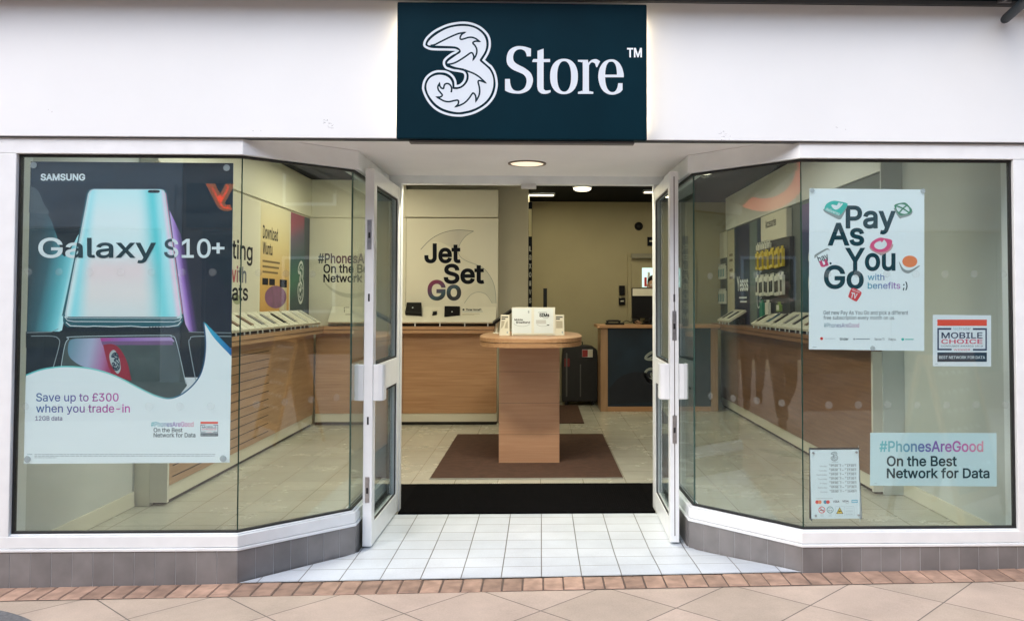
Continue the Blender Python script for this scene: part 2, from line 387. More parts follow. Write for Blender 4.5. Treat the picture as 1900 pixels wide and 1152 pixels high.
class Sheet(MB):
    """flat print: pm(px, py, layer) gives the point of the real plane; every layer lies 0.14 mm above the one below"""
    flat = True
    def __init__(s, pm): super().__init__(); s.pm = pm
    def loops(s, loops, m, layer):
        bm = bmesh.new()
        for lp in loops:
            vs_ = [bm.verts.new((p[0], p[1], 0)) for p in lp]
            for i in range(len(vs_)): bm.edges.new((vs_[i], vs_[(i+1) % len(vs_)]))
        bmesh.ops.triangle_fill(bm, use_beauty=True, use_dissolve=False, edges=bm.edges[:])
        bm.verts.index_update()
        V = [s.pm(v.co.x, v.co.y, layer) for v in bm.verts]; F = [[v.index for v in f.verts] for f in bm.faces]
        bm.free(); s.add(V, F, m); return s
    def poly(s, pts, m, layer): return s.loops([pts], m, layer)
    def rect(s, x0, y0, x1, y1, m, layer):
        return s.add([s.pm(x0, y0, layer), s.pm(x1, y0, layer), s.pm(x1, y1, layer), s.pm(x0, y1, layer)], [(0, 1, 2, 3)], m)
    def grid(s, quad, m, layer, nx=1, ny=1): return s.add([s.pm(*p, layer) for p in quad], [(0, 1, 2, 3)], m)
    def disc(s, x, y, rx, ry, m, layer, n=28, rot=0.0):
        c, d = math.cos(rot), math.sin(rot); P = []
        for k in range(n):
            a = 2*math.pi*k/n; u, v = rx*math.cos(a), ry*math.sin(a); P.append((x+u*c-v*d, y+u*d+v*c))
        return s.add([s.pm(*p, layer) for p in P], [list(range(n))], m)
    def ring(s, x, y, rx, ry, wd, m, layer, n=28):
        o = [(x+rx*math.cos(2*math.pi*k/n), y+ry*math.sin(2*math.pi*k/n)) for k in range(n)]
        i = [(x+(rx-wd)*math.cos(2*math.pi*k/n), y+(ry-wd)*math.sin(2*math.pi*k/n)) for k in range(n)]
        return s.add([s.pm(*p, layer) for p in o+i], [(k, (k+1) % n, n+(k+1) % n, n+k) for k in range(n)], m)
    def ribbon(s, pts, wd, m, layer, closed=False):
        P = [Vector(p) for p in pts]; N = len(P); L = []; Rr = []
        for i in range(N):
            a = P[i-1] if (closed or i > 0) else None; b = P[(i+1) % N] if (closed or i < N-1) else None
            ds = [d.normalized() for d in ((P[i]-a) if a is not None else None, (b-P[i]) if b is not None else None) if d is not None and d.length > 1e-9]
            ns = [Vector((-d.y, d.x)) for d in ds]
            if len(ns) == 2:
                bi = ns[0]+ns[1]
                bi = bi.normalized() if bi.length > 1e-3 else ns[0]
                k = wd/2/max(0.45, bi.dot(ns[0]))
            else: bi = ns[0]; k = wd/2
            L.append(P[i]+bi*k); Rr.append(P[i]-bi*k)
        V = [s.pm(p.x, p.y, layer) for p in L+Rr]; F = []
        for i in range(N if closed else N-1):
            j = (i+1) % N; F.append((i, j, N+j, N+i))
        return s.add(V, F, m)
    def text(s, t, box, m, layer, bold=0.012, spacing=1.0, rot=0.0):
        """lettering fitted to a box; bold thickens the strokes by a band along every edge"""
        vs_, fs, loops = text_mesh(t, spacing); X0, Y0, X1, Y1 = box
        x0 = min(v[0] for v in vs_)-bold; x1 = max(v[0] for v in vs_)+bold; y0 = min(v[1] for v in vs_)-bold; y1 = max(v[1] for v in vs_)+bold
        cx, cy = (X0+X1)/2, (Y0+Y1)/2; c, d = math.cos(rot), math.sin(rot)
        def mp(u, v):
            x, y = X0+(X1-X0)*(u-x0)/(x1-x0)-cx, Y1-(Y1-Y0)*(v-y0)/(y1-y0)-cy
            return (cx+x*c-y*d, cy+x*d+y*c)
        s.add([s.pm(*mp(*v), layer) for v in vs_], fs, m)
        if bold > 0:
            keep = s.pm; s.pm = lambda u, v, l: keep(*mp(u, v), l)
            for lp in loops: s.ribbon(lp, 2*bold, m, layer+0.3, True)
            s.pm = keep
        return s
def plane_y(Y): return lambda x, y, l: at_y(x, y, Y-l*0.00014)
def local(pm, ox, oy, sc): return lambda x, y, l: pm(ox+x/sc, oy+y/sc, l)

# ------------------------------------------------------------------ the setting: pavement, road, floors
PS = 0.012
def pave_z(x): return 0.004+PS*x
def ground_sheet(name, x0, x1, y0, y1, m, dz=0.0, nx=40):
    b = MB(); b.flat = True; V = []; F = []
    for i in range(nx+1):
        x = x0+(x1-x0)*i/nx; V += [(x, y0, pave_z(x)+dz), (x, y1, pave_z(x)+dz)]
    for i in range(nx): F.append((2*i, 2*i+2, 2*i+3, 2*i+1))
    b.add(V, F, m); return b.build(name)
SLAB = tiles('sandstone_slabs', (0.48, 0.385, 0.295), (0.57, 0.445, 0.35), (0.16, 0.135, 0.11), 0.4347, 0.4347, 0.0035,
             origin=(-1.842, -0.455), rot=R(45), rough=0.7, bump=0.35, stain=0.22)
REDBRICK = tiles('red_brick_paving', (0.22, 0.115, 0.085), (0.30, 0.16, 0.115), (0.10, 0.07, 0.055), 0.2, 0.1, 0.004, rough=0.8, bump=0.4, stain=0.35, offset=0.5)
tag(ground_sheet('pavement', -14, 14, -6.2, 0.02, SLAB), kind='structure')
tag(ground_sheet('road', -60, 60, -30, -6.204, REDBRICK, -0.004), kind='structure')
# grey tarmac patch at the lower left of the frame
tp = MB(); tp.flat = True
c0 = at_z(-40, 1190, -0.02)
pts = [at_z(x, y, pave_z(-2.4)+0.004) for x, y in spline([(-60, 1129), (-10, 1130), (20, 1136), (48, 1146), (68, 1158), (95, 1185), (60, 1230), (-80, 1240)], True, 6)]
tp.add([(p.x, p.y, pave_z(p.x)+0.004) for p in pts], [list(range(len(pts)))], mat('grey_tarmac', (0.15, 0.15, 0.15), 0.85, var=0.35, vscale=60, bump=0.6, bscale=220))
tag(tp.build('tarmac_patch'), kind='structure')
# a header course of clay pavers along the shop front
BR = mat('clay_paver', (0.40, 0.26, 0.185), 0.75, var=0.34, vscale=14, bump=0.5, bscale=120, island=0.26)
bb = MB(); x = -4.6; k = 0
while x < 4.4:
    w_ = 0.1005+random.uniform(-0.0015, 0.0015); g = 0.0028
    y1 = -0.004; y0 = -0.186+0.004*math.sin(x*1.7)+random.uniform(-0.002, 0.002)
    h = random.uniform(0.004, 0.0075)
    e = 0.004
    za, zb = pave_z(x), pave_z(x+w_)
    V = [(x+g, y0, za-0.02), (x+w_-g, y0, zb-0.02), (x+w_-g, y1, zb-0.02), (x+g, y1, za-0.02),
         (x+g, y0, za+h-e), (x+w_-g, y0, zb+h-e), (x+w_-g, y1, zb+h-e), (x+g, y1, za+h-e),
         (x+g+e, y0+e, za+h), (x+w_-g-e, y0+e, zb+h), (x+w_-g-e, y1-e, zb+h), (x+g+e, y1-e, za+h)]
    bb.add(V, [(0, 1, 5, 4), (1, 2, 6, 5), (2, 3, 7, 6), (3, 0, 4, 7), (4, 5, 9, 8), (5, 6, 10, 9), (6, 7, 11, 10), (7, 4, 8, 11), (8, 9, 10, 11)], BR)
    x += w_
tag(bb.build('pavement_brick_kerb'), kind='structure')
js = ground_sheet('pavement_joint', -4.6, 4.4, -0.19, 0.0, mat('sandy_joint', (0.12, 0.085, 0.065), 0.9, var=0.2, vscale=30), 0.0022); tag(js, kind='structure')

# plan lines of the shop front
LA, LB, LC, LD = (-2.733, 0.0), (-1.515, 0.0), (-1.03, 0.470), (-1.022, 1.42)
RD, RC, RB, RA = (0.832, 1.44), (0.848, 0.545), (1.335, 0.0), (2.546, 0.0)
LLINE = [LA, LB, LC, LD]; RLINE = [RD, RC, RB, RA]
# tiled entrance: level at the doors, meeting the sloping pavement at its front edge
ET = tiles('white_entrance_tile', (0.585, 0.64, 0.69), (0.64, 0.69, 0.735), (0.15, 0.15, 0.145), 0.203, 0.178, 0.0030, origin=(0.006, 0.007), rough=0.3, bump=0.4, stain=0.17)
eb = MB(); eb.flat = True; V = []; F = []; nx, ny = 20, 16
for j in range(ny+1):
    y = -0.003+1.345*j/ny; t = min(1, max(0, y/0.55)); t = t*t*(3-2*t)
    for i in range(nx+1):
        xl = -1.50+min(y, 0.47)*1.03; xr = 1.325-min(y, 0.545)*0.89
        x = xl+(xr-xl)*i/nx; V.append((x, y, (pave_z(x)+0.009)*(1-t)))
for j in range(ny):
    for i in range(nx): a = j*(nx+1)+i; F.append((a, a+1, a+nx+2, a+nx+1))
eb.add(V, F, ET); tag(eb.build('entrance_floor'), kind='structure')
FT = tiles('cream_floor_tile', (0.48, 0.475, 0.40), (0.51, 0.50, 0.42), (0.25, 0.225, 0.17), 0.333, 0.333, 0.003, origin=(0.0, 2.43), rough=0.22, bump=0.12, stain=0.10)
fb = MB(); fb.flat = True
fz = -0.012
fb.add([(-2.78, 0.06, fz), (-1.50, 0.06, fz), (-1.09, 0.47, fz), (-1.06, 1.33, fz), (0.90, 1.33, fz), (0.91, 0.55, fz), (1.33, 0.06, fz), (2.66, 0.06, fz), (2.66, 7.75, fz), (-2.78, 7.75, fz)], [tuple(range(10))], FT)
fl = fb.build('shop_floor'); fl.location.z = 0.010; tag(fl, kind='structure')

# ------------------------------------------------------------------ the shop itself
SHOP = thing('shop_building', (0, 0, 0), 'white shop front with two splayed glass windows and a recessed open doorway', 'shop')
def part(mb, name, parent=None, bevel=0.0, label=None):
    o = mb.build(name, SHOP if parent is None else parent, bevel)
    if label: o['label'] = label
    return o
fa = MB(); fa.box(-3.7, 3.6, -0.018, 0.10, 2.226, 2.936, FASCIA); part(fa, 'fascia', bevel=0.003)
fl_ = MB(); fl_.box(-3.7, 3.6, -0.012, 0.03, 2.2195, 2.2245, mat('shadow_gap_dark', (0.05, 0.05, 0.05), 0.7)); part(fl_, 'fascia_shadow_strip')  # dark strip laid in for the shadow gap under the fascia
sc_ = MB(); sc_.flat = True
random.seed(5)
for (px_, py_, k) in ((600, 226, 5), (608, 231, 5), (612, 236, 3), (1341, 247, 4), (1346, 253, 4), (478, 243, 2), (1345, 258, 2), (90, 205, 2), (1560, 238, 2)):
    for i in range(k):
        p = at_y(px_+random.uniform(-9, 9), py_+random.uniform(-3, 3), -0.0186); a = random.uniform(0, 3.1); l = random.uniform(0.004, 0.012); t = random.uniform(0.001, 0.0028)
        u = Vector((math.cos(a), 0, math.sin(a)*0.5))*l; v = Vector((-math.sin(a), 0, math.cos(a)))*t
        sc_.add([p-u, p-u*0.2-v, p+u, p+u*0.1+v], [(0, 1, 2, 3)], frosted('blue_grey_scuff', (0.42, 0.48, 0.60), 0.35))
o = part(sc_, 'scuff_marks'); o['kind'] = 'stuff'
pil = MB(); pil.box(-3.7, -2.735, -0.002, 0.30, 0.167, 2.219, FASCIA); part(pil, 'pilaster', bevel=0.003)
pil = MB(); pil.box(2.548, 3.6, -0.002, 0.30, 0.167, 2.219, FASCIA); part(pil, 'pilaster', bevel=0.003)
up = MB(); up.box(-6, 6, 0.12, 0.4, 3.06, 6.5, mat('upper_brick', (0.30, 0.2, 0.15), 0.8, var=0.2)); part(up, 'upper_wall')
# flashing under a shallow canopy
cn = MB(); cn.box(-5, 5, -0.20, 0.12, 2.962, 3.02, DARKMETAL); cn.box(-5, 5, -0.03, 0.115, 2.938, 2.960, mat('grey_flashing', (0.11, 0.125, 0.135), 0.45)); part(cn, 'canopy')
st = MB(); p0 = at_y(1864, 37, -0.05); p1 = at_y(1925, -17, -0.75)
st.tube([p0, p0+(p1-p0)*0.05, p1], [0.020, 0.023, 0.023], DARKMETAL, 16); part(st, 'canopy_strut')
bk = MB(); q = at_y(1862, 3, -0.03); bk.box(q.x-0.035, q.x+0.035, -0.045, -0.019, q.z-0.012, q.z+0.03, STEEL); bk.lathe((q.x, -0.045, q.z+0.006), (0, -1, 0), [(0, 0.014), (0.012, 0.014), (0.014, 0.010)], STEEL, 6); part(bk, 'strut_bracket', bevel=0.002)
# soffit over the entrance
sf = MB(); sf.prism([(LB[0], 0.005), (LC[0]-0.02, LC[1]), (LD[0]-0.02, 1.42), (RD[0]+0.02, 1.42), (RC[0]+0.02, RC[1]), (RB[0], 0.005)], 2.246, 2.262, SOFFIT); part(sf, 'soffit')
hd = MB(); hd.box(LD[0]-0.04, RD[0]+0.04, 1.422, 1.50, 2.192, 2.262, WHITE); hd.box(LD[0]-0.04, RD[0]+0.04, 1.44, 1.50, 2.264, 2.79, CREAM); part(hd, 'door_head', bevel=0.003)
sb = MB(); q0 = at_y(967, 341, 1.415); q1 = at_y(995, 350, 1.415); sb.box(q0.x, q1.x, 1.40, 1.46, q1.z, q0.z-0.001, mat('pale_grey_plastic', (0.6, 0.6, 0.58), 0.4)); part(sb, 'door_sensor', bevel=0.004)
jm = MB(); jm.box(-1.022, -0.942, 1.425, 1.50, 0.0, 2.191, WHITE); part(jm, 'door_jamb', bevel=0.003)
jm = MB(); jm.box(0.765, 0.845, 1.445, 1.50, 0.0, 2.191, WHITE); part(jm, 'door_jamb', bevel=0.003)
# recessed downlight in the soffit
dl = MB(); lc = at_z(978, 303.2, 2.246)
dl.lathe((lc.x, lc.y, 2.2455), (0, 0, -1), [(0, 0.118), (0.006, 0.116), (0.007, 0.104), (0.002, 0.101)], mat('bronze_rim', (0.22, 0.17, 0.13), 0.4, 0.5), 40); d0 = part(dl, 'downlight', label='round white rimmed downlight glowing in the entrance soffit')
dm = MB(); dm.lathe((lc.x, lc.y, 2.2425), (0, 0, -1), [(0, 0.100), (0.001, 0.100), (0.0012, 0.06)], emit('downlight_diffuser', (1.0, 0.86, 0.66), 0.30), 40); part(dm, 'diffuser', d0)

# plinth of upright grey tiles under the windows
def plinth(line, flip):
    b = MB(); g = MB()
    g.strip(line, -0.12, -0.0016, -0.07, 0.150, GROUT)
    L = [Vector(p) for p in line]
    for a, c in zip(L, L[1:]):
        d = c-a; n = max(1, round(d.length/0.1005)); d = d/n; u = d.normalized(); nn = Vector((u.y, -u.x))
        for i in range(n):
            s, e = a+d*i+u*0.0015, a+d*(i+1)-u*0.0015
            hv = random.uniform(-0.0006, 0.0006)
            pts = [s+nn*hv, e+nn*hv, e-nn*0.006, s-nn*0.006]
            V = [(p.x, p.y, z) for z in (-0.06, 0.149) for p in pts]
            b.add(V, [(0, 1, 5, 4), (1, 2, 6, 5), (2, 3, 7, 6), (3, 0, 4, 7), (4, 5, 6, 7), (3, 2, 1, 0)], PLINTH)
    o = part(b, 'plinth'); part(g, 'grout_bed', o)
plinth([(-2.94, 0.0), LB, LC, LD], 0); plinth([RD, RC, RB, (2.75, 0.0)], 1)

# rendered foot of the neighbouring pilasters
for xa, xb in ((-3.7, -2.9405), (2.7505, 3.6)):
    b = MB(); b.box(xa, xb, -0.003, 0.30, -0.08, 0.166, FASCIA); part(b, 'pilaster_foot')
# windows: white rails, rubber gaskets, three panes each
ZB, ZT = 0.231, 2.141
def window(line, label, corner):
    fr = MB()
    fr.strip(line, -0.075, 0.0, 0.168, ZB-0.004, WHITE)
    fr.strip(line, -0.060, -0.012, ZB-0.004, ZB+0.004, WHITE)
    wd = part(fr, 'window', bevel=0.004, label=label)
    lp = MB(); lp.strip(line, -0.07, 0.006, 0.151, 0.166, WHITE); part(lp, 'sill', wd, 0.003)
    tr = MB(); tr.strip(line, -0.075, 0.0, ZT, 2.245, WHITE); part(tr, 'head_rail', wd, 0.003)
    gk = MB(); gk.strip(line, -0.052, -0.0235, ZB+0.004, ZB+0.013, GASKET); part(gk, 'gasket', wd); gk = MB(); gk.strip(line, -0.052, -0.0235, ZT-0.012, ZT-0.001, GASKET)
    ends = [line[0], line[-1]]
    part(gk, 'gasket', wd)
    # corner post at the outer edge and by the door
    ps = MB(); xo = corner
    sx = 1 if xo < 0 else -1
    ps.box(min(xo, xo-sx*0.087), max(xo, xo-sx*0.087), 0.001, 0.075, 0.1665, ZT-0.0005, WHITE); part(ps, 'stile', wd, 0.004)
    g2 = MB(); g2.box(min(xo, xo+sx*0.010), max(xo, xo+sx*0.010), 0.024, 0.05, ZB+0.013, ZT-0.012, GASKET); part(g2, 'gasket', wd)
    inner = line[-1] if xo < 0 else line[0]
    p2 = MB(); p2.box(inner[0]-0.035-sx*0.03, inner[0]+0.035-sx*0.03, inner[1]-0.07, inner[1], 0.1665, ZT-0.0005, WHITE); part(p2, 'stile', wd, 0.004)
    pts = offset_line(line, -0.036); L = [Vector(p) for p in pts]
    for a, c in zip(L, L[1:]):
        u = (c-a).normalized(); s, e = a+u*0.0015, c-u*0.0015
        if abs(a.x-xo) < 0.12: s = Vector((xo+0.004, a.y))
        if abs(c.x-xo) < 0.12: e = Vector((xo-0.004, c.y))
        n = Vector((u.y, -u.x))*0.005; m = MB()
        P = [s+n, e+n, e-n, s-n]; V = [(p.x, p.y, z) for z in (ZB+0.002, ZT-0.001) for p in P]
        m.add(V, [(0, 1, 5, 4), (2, 3, 7, 6)], GLASS); m.add(V, [(1, 2, 6, 5), (3, 0, 4, 7), (0, 3, 2, 1), (4, 5, 6, 7)], GEDGE)
        part(m, 'pane', wd)
    return wd, L
WL, GL_ = window(LLINE, 'left shop window with flat, splayed and return panes in a white frame', -2.645)
WR, GR_ = window(RLINE, 'right shop window with return, splayed and flat panes in a white frame', 2.455)
# frosted dots on the panes, two rows
def dots(L, wd):
    d = MB(); d.flat = True
    for a, c in zip(L, L[1:]):
        u = (c-a).normalized(); n = Vector((u.y, -u.x)); ln = (c-a).length; k = int(ln/0.154)
        if ln < 0.3: continue
        o = (ln-(k-1)*0.154)/2
        for i in range(k):
            p = a+u*(o+i*0.154)+n*0.0056
            for z in (0.868, 1.545):
                pts = [(p.x+u.x*0.0195*math.cos(t*math.pi/10), p.y+u.y*0.0195*math.cos(t*math.pi/10), z+0.0195*math.sin(t*math.pi/10)) for t in range(20)]
                d.add(pts, [list(range(20))], DOT)
    o = part(d, 'frosted_dots', wd); o['kind'] = 'stuff'
dots(GL_, WL); dots(GR_, WR)

# open doors, folded back against the return panes
def door(h, l, out, label, strip_):
    """h: hinge, l: leading edge (plan), out: unit vector to the face away from the doorway"""
    h, l, out = Vector((*h, 0)), Vector((*l, 0)), Vector((*out, 0)); T = 0.052
    u = (l-h).normalized(); Ln = (l-h).length; Z = Vector((0, 0, 1))
    def bx(m, u0, u1, z0, z1, t0, t1, mt): m.obox(h+u*(u0+u1)/2+out*(t0+t1)/2+Z*(z0+z1)/2, u*(u1-u0)/2, out*(t1-t0)/2, Z*(z1-z0)/2, mt)
    z0, z1 = 0.012, 2.160; f = MB()
    bx(f, 0, 0.075, z0, z1, 0, T, WHITE); bx(f, Ln-0.078, Ln, z0, z1, 0, T, WHITE)
    bx(f, 0.0752, Ln-0.0782, z0, 0.135, 0.001, T-0.001, WHITE); bx(f, 0.0752, Ln-0.0782, 0.862, 1.030, 0.001, T-0.001, WHITE); bx(f, 0.0752, Ln-0.0782, 2.075, z1, 0.001, T-0.001, WHITE)
    d = part(f, 'door', bevel=0.003, label=label)
    for a, c in ((0.135, 0.862), (1.030, 2.075)):
        p = MB(); bx(p, 0.080, Ln-0.083, a+0.004, c-0.004, T/2-0.004, T/2+0.004, GLASS); part(p, 'pane', d)
        g = MB()
        for t in (0.006, T-0.012):
            g = MB(); bx(g, 0.0755, 0.088, a+0.001, c-0.001, t, t+0.006, GASKET); bx(g, Ln-0.091, Ln-0.0785, a+0.001, c-0.001, t, t+0.006, GASKET)
            bx(g, 0.0885, Ln-0.0915, a+0.001, a+0.012, t, t+0.006, GASKET); bx(g, 0.0885, Ln-0.0915, c-0.012, c-0.001, t, t+0.006, GASKET); part(g, 'gasket', d)
    for sgn, t0 in ((-1, 0), (1, T)):
        hm = MB(); hz0, hz1 = 0.832, 1.038
        prof = [(Ln-0.004, t0+sgn*0.001), (Ln-0.004, t0+sgn*0.030), (Ln-0.012, t0+sgn*0.052), (Ln-0.030, t0+sgn*0.060), (Ln-0.105, t0+sgn*0.058), (Ln-0.105, t0+sgn*0.048), (Ln-0.040, t0+sgn*0.046), (Ln-0.030, t0+sgn*0.001)]
        pts = [h+u*a+out*b for a, b in prof]
        hm.prism([(p.x, p.y) for p in pts], hz0, hz1, WHITE); part(hm, 'handle', d, 0.004)
    for zz, hh in ((1.78, 0.11), (0.33, 0.085)) if not strip_ else ((1.26, 0.11), (0.66, 0.10)):
        m = MB(); bx(m, Ln-0.001, Ln+0.0025, zz-hh/2-0.03, zz+hh/2+0.03, 0.014, 0.038, STEEL)
        bx(m, Ln+0.002, Ln+0.0035, zz-0.020, zz+0.012, 0.020, 0.032, GASKET); bx(m, Ln+0.002, Ln+0.0055, zz+0.018, zz+0.04, 0.019, 0.033, STEEL)
        part(m, 'lock_plate', d)
    for zz in (1.42, 0.72):
        k = MB(); bx(k, Ln-0.0005, Ln+0.0012, zz-0.022, zz+0.022, 0.021, 0.031, GASKET); part(k, 'keyhole', d)
    if strip_:
        k = MB(); bx(k, Ln-0.0005, Ln+0.0010, 0.05, 2.13, 0.024, 0.029, mat('brush_strip', (0.12, 0.10, 0.10), 0.9)); part(k, 'brush_strip', d)
    return d
door((-0.946, 1.405), (-0.957, 0.560), (-1, 0.0), 'left open glazed door with a white handle plate', False)
door((0.765, 1.425), (0.750, 0.604), (1, 0.0), 'right open glazed door with a dark brush strip down its edge', True)

# inside: walls, ceiling, bulkheads
b = MB(); b.box(-2.90, -2.78, 0.035, 7.85, -0.02, 2.86, CREAM); part(b, 'side_wall')
b = MB(); b.box(2.65, 2.77, 0.035, 7.85, -0.02, 2.86, CREAM); part(b, 'side_wall')
BACKW = mat('olive_beige_wall', (0.40, 0.355, 0.215), 0.6, var=0.06, vscale=1.5)
b = MB(); b.box(-0.60, 2.649, 7.70, 7.82, -0.02, 2.86, BACKW); part(b, 'back_wall')
b = MB(); b.box(-2.779, -0.155, 5.75, 5.95, -0.02, 2.86, mat('grey_beige_wall', (0.42, 0.39, 0.29), 0.6, var=0.05, vscale=2)); b.box(-0.40, -0.158, 5.951, 7.699, -0.02, 2.86, BACKW); part(b, 'partition_wall')
b = MB(); b.box(-2.90, 2.77, 0.11, 7.85, 2.80, 2.90, DKCEIL); part(b, 'ceiling')
# header wall above the windows, inside; unseen, added to block sky light
b = MB(); b.strip([(-2.78, 0.0), LB, LC, LD], -0.11, -0.078, 2.15, 2.80, CREAM); part(b, 'window_header')
b = MB(); b.strip([RD, RC, RB, (2.65, 0.0)], -0.11, -0.078, 2.15, 2.80, CREAM); part(b, 'window_header')
b = MB(); b.box(-2.779, -2.65, 1.62, 5.748, 2.365, 2.799, CREAMB); part(b, 'bulkhead', bevel=0.003)
b = MB(); b.box(-2.779, -2.675, 1.62, 5.748, 0.0, 2.364, CREAMB); part(b, 'wall_panel')
b = MB(); b.box(-2.649, -1.565, 5.60, 5.749, 2.365, 2.799, CREAMB); part(b, 'bulkhead', bevel=0.003)
b = MB(); b.box(-1.562, -0.500, 5.585, 5.749, 2.372, 2.690, CREAMB); part(b, 'bulkhead', bevel=0.003)
b = MB(); b.box(-2.674, -1.565, 5.625, 5.749, 0.0, 2.364, CREAMB); part(b, 'wall_panel', bevel=0.002)
b = MB(); b.box(-1.561, -0.500, 5.622, 5.749, 0.0, 2.364, CREAMB); part(b, 'wall_panel', bevel=0.002)
b = MB(); b.box(2.50, 2.649, 1.86, 7.2, 2.365, 2.799, mat('white_bulkhead', (0.74, 0.76, 0.74), 0.45)); part(b, 'bulkhead', bevel=0.003)
b = MB(); b.box(2.52, 2.649, 1.86, 7.2, 0.0, 2.364, mat('grey_green_panel', (0.10, 0.125, 0.12), 0.5)); part(b, 'wall_panel')
b = MB(); b.box(2.492, 2.649, 1.838, 1.858, 0.0, 2.799, CREAM); part(b, 'unit_end')
b = MB(); b.box(-2.78, -2.765, 0.08, 1.60, 0.0, 0.10, CREAMB); part(b, 'skirting', bevel=0.003)
b = MB(); b.box(2.635, 2.65, 0.08, 1.85, 0.0, 0.10, CREAMB); part(b, 'skirting', bevel=0.003)
b = MB(); b.box(-0.15, 0.74, 7.685, 7.70, 0.0, 0.09, mat('dull_skirting', (0.30, 0.28, 0.2), 0.5)); part(b, 'skirting', bevel=0.003)
# ceiling lights of the shop; the forward strips are unseen additions
LAMP = emit('lamp_diffuser', (1.0, 0.90, 0.66), 0.9)
def ceiling_light(x, y, r, e, size=0.3):
    m = MB(); m.lathe((x, y, 2.799), (0, 0, -1), [(0, r*1.1), (0.012, r*1.1), (0.02, r*1.02)], STEEL, 28); o = part(m, 'ceiling_light', label='round recessed ceiling lamp in the dark ceiling')
    k = MB(); k.lathe((x, y, 2.778), (0, 0, -1), [(0, r), (0.02, r*0.96), (0.035, r*0.7)], LAMP, 28); part(k, 'diffuser', o)
    L = bpy.data.lights.new('ceiling_lamp', 'AREA'); L.shape = 'DISK'; L.size = size; L.energy = e; L.color = (1.0, 0.90, 0.62)
    lo = bpy.data.objects.new('ceiling_lamp', L); COL.objects.link(lo); lo.location = (x, y, 2.72)
def strip_light(x, y, ln, e, along='x', lc=(1.0, 0.90, 0.62)):
    hx, hy = (ln/2, 0.06) if along == 'x' else (0.06, ln/2)
    m = MB(); m.box(x-hx-0.02, x+hx+0.02, y-hy-0.02, y+hy+0.02, 2.775, 2.799, STEEL); o = part(m, 'strip_light', label='long ceiling strip lamp')
    k = MB(); k.box(x-hx, x+hx, y-hy, y+hy, 2.768, 2.7745, LAMP); part(k, 'diffuser', o)
    L = bpy.data.lights.new('strip_lamp', 'AREA'); L.shape = 'RECTANGLE'; L.size = hx*2; L.size_y = hy*2; L.energy = e; L.color = lc
    lo = bpy.data.objects.new('strip_lamp', L); COL.objects.link(lo); lo.location = (x, y, 2.755)
LE = 0.26
ceiling_light(0.50, 6.05, 0.11, 12*LE); ceiling_light(1.03, 5.35, 0.11, 12*LE); ceiling_light(1.70, 4.60, 0.13, 6*LE)
strip_light(-0.02, 6.75, 0.36, 8*LE); strip_light(1.45, 6.40, 0.30, 8*LE)
strip_light(-1.9, 4.3, 1.2, 34*LE, 'y'); strip_light(-1.9, 2.0, 1.2, 22*LE, 'y', (1.0, 0.98, 0.86)); strip_light(1.75, 2.6, 1.2, 7*LE, 'y', (1.0, 0.98, 0.88)); strip_light(-0.2, 1.9, 0.8, 95*LE, 'x', (1.0, 0.93, 0.74))  # unseen strips added to the ceiling; the last lights the table front

# ------------------------------------------------------------------ the big sign
def lay(pts, dy=0.0): return [(p[0], p[1]+dy)+tuple(p[2:]) for p in pts]
K2 = 1091.6
RING3 = [(148, 575), (175, 490), (250, 395), (400, 275), (640, 160), (850, 110), (1030, 95), (1200, 115), (1370, 180), (1500, 280), (1590, 400), (1622, 540), (1610, 680), (1560, 810), (1482, 935, 1)] + \
    lay([(1600, -52), (1660, 0), (1740, 150), (1778, 350), (1765, 500), (1710, 660), (1600, 810), (1450, 930), (1250, 1030), (1050, 1080), (930, 1090), (750, 1075), (560, 1020), (400, 930), (270, 800), (180, 650), (130, 520), (123, 440), (150, 320), (220, 210), (330, 130), (430, 98), (510, 95), (620, 105), (720, 150), (800, 225), (845, 320), (852, 425, 1), (905, 424), (965, 402), (1030, 340), (1065, 270), (1075, 190), (1050, 130), (1000, 104), (900, 85), (800, 70), (720, 45)], K2) + \
    [(640, 1105), (600, 1050), (590, 1000), (605, 940), (660, 880), (760, 805), (850, 760), (892, 728, 1), (840, 706), (750, 700), (600, 697), (450, 695), (300, 685), (210, 655), (160, 620)]
BODY3 = [(220, 575), (245, 520), (330, 430), (470, 330), (650, 235), (830, 185), (1020, 170), (1180, 185), (1320, 235), (1440, 325), (1515, 430), (1545, 560), (1530, 690), (1480, 800), (1400, 920), (1400, 950), (1430, 985), (1520, 1060), (1590, 1125)] + \
    lay([(1640, 100), (1690, 220), (1703, 340), (1690, 480), (1630, 640), (1520, 780), (1370, 890), (1180, 970), (1000, 1008), (900, 1015), (740, 990), (560, 930), (420, 840), (310, 720), (230, 590), (197, 460), (215, 350), (280, 250), (390, 190), (510, 175), (620, 195), (710, 250), (765, 330), (780, 420), (785, 480), (815, 496), (900, 495), (990, 465), (1070, 400), (1130, 310), (1148, 220), (1140, 150), (1112, 92)], K2) + \
    [(1060, 1140), (1000, 1120), (850, 1092), (720, 1042), (665, 1005), (700, 950), (780, 890), (880, 820), (950, 775), (970, 735), (950, 690), (900, 650), (830, 630), (700, 620), (550, 615), (400, 610), (300, 606), (245, 602)]
FLAME_A = [(290, 606), (380, 590), (500, 530), (700, 430), (900, 345), (1000, 325), (1060, 315, 1), (1000, 350), (965, 400), (955, 450), (985, 470), (1050, 455), (1150, 425), (1230, 425), (1310, 455), (1390, 515, 1), (1310, 510), (1255, 530), (1245, 560), (1290, 610), (1325, 680), (1330, 760), (1305, 840), (1250, 925, 1), (1262, 860), (1240, 790), (1210, 770), (1170, 785), (1080, 850), (950, 935), (850, 990), (760, 1020), (670, 1030)]
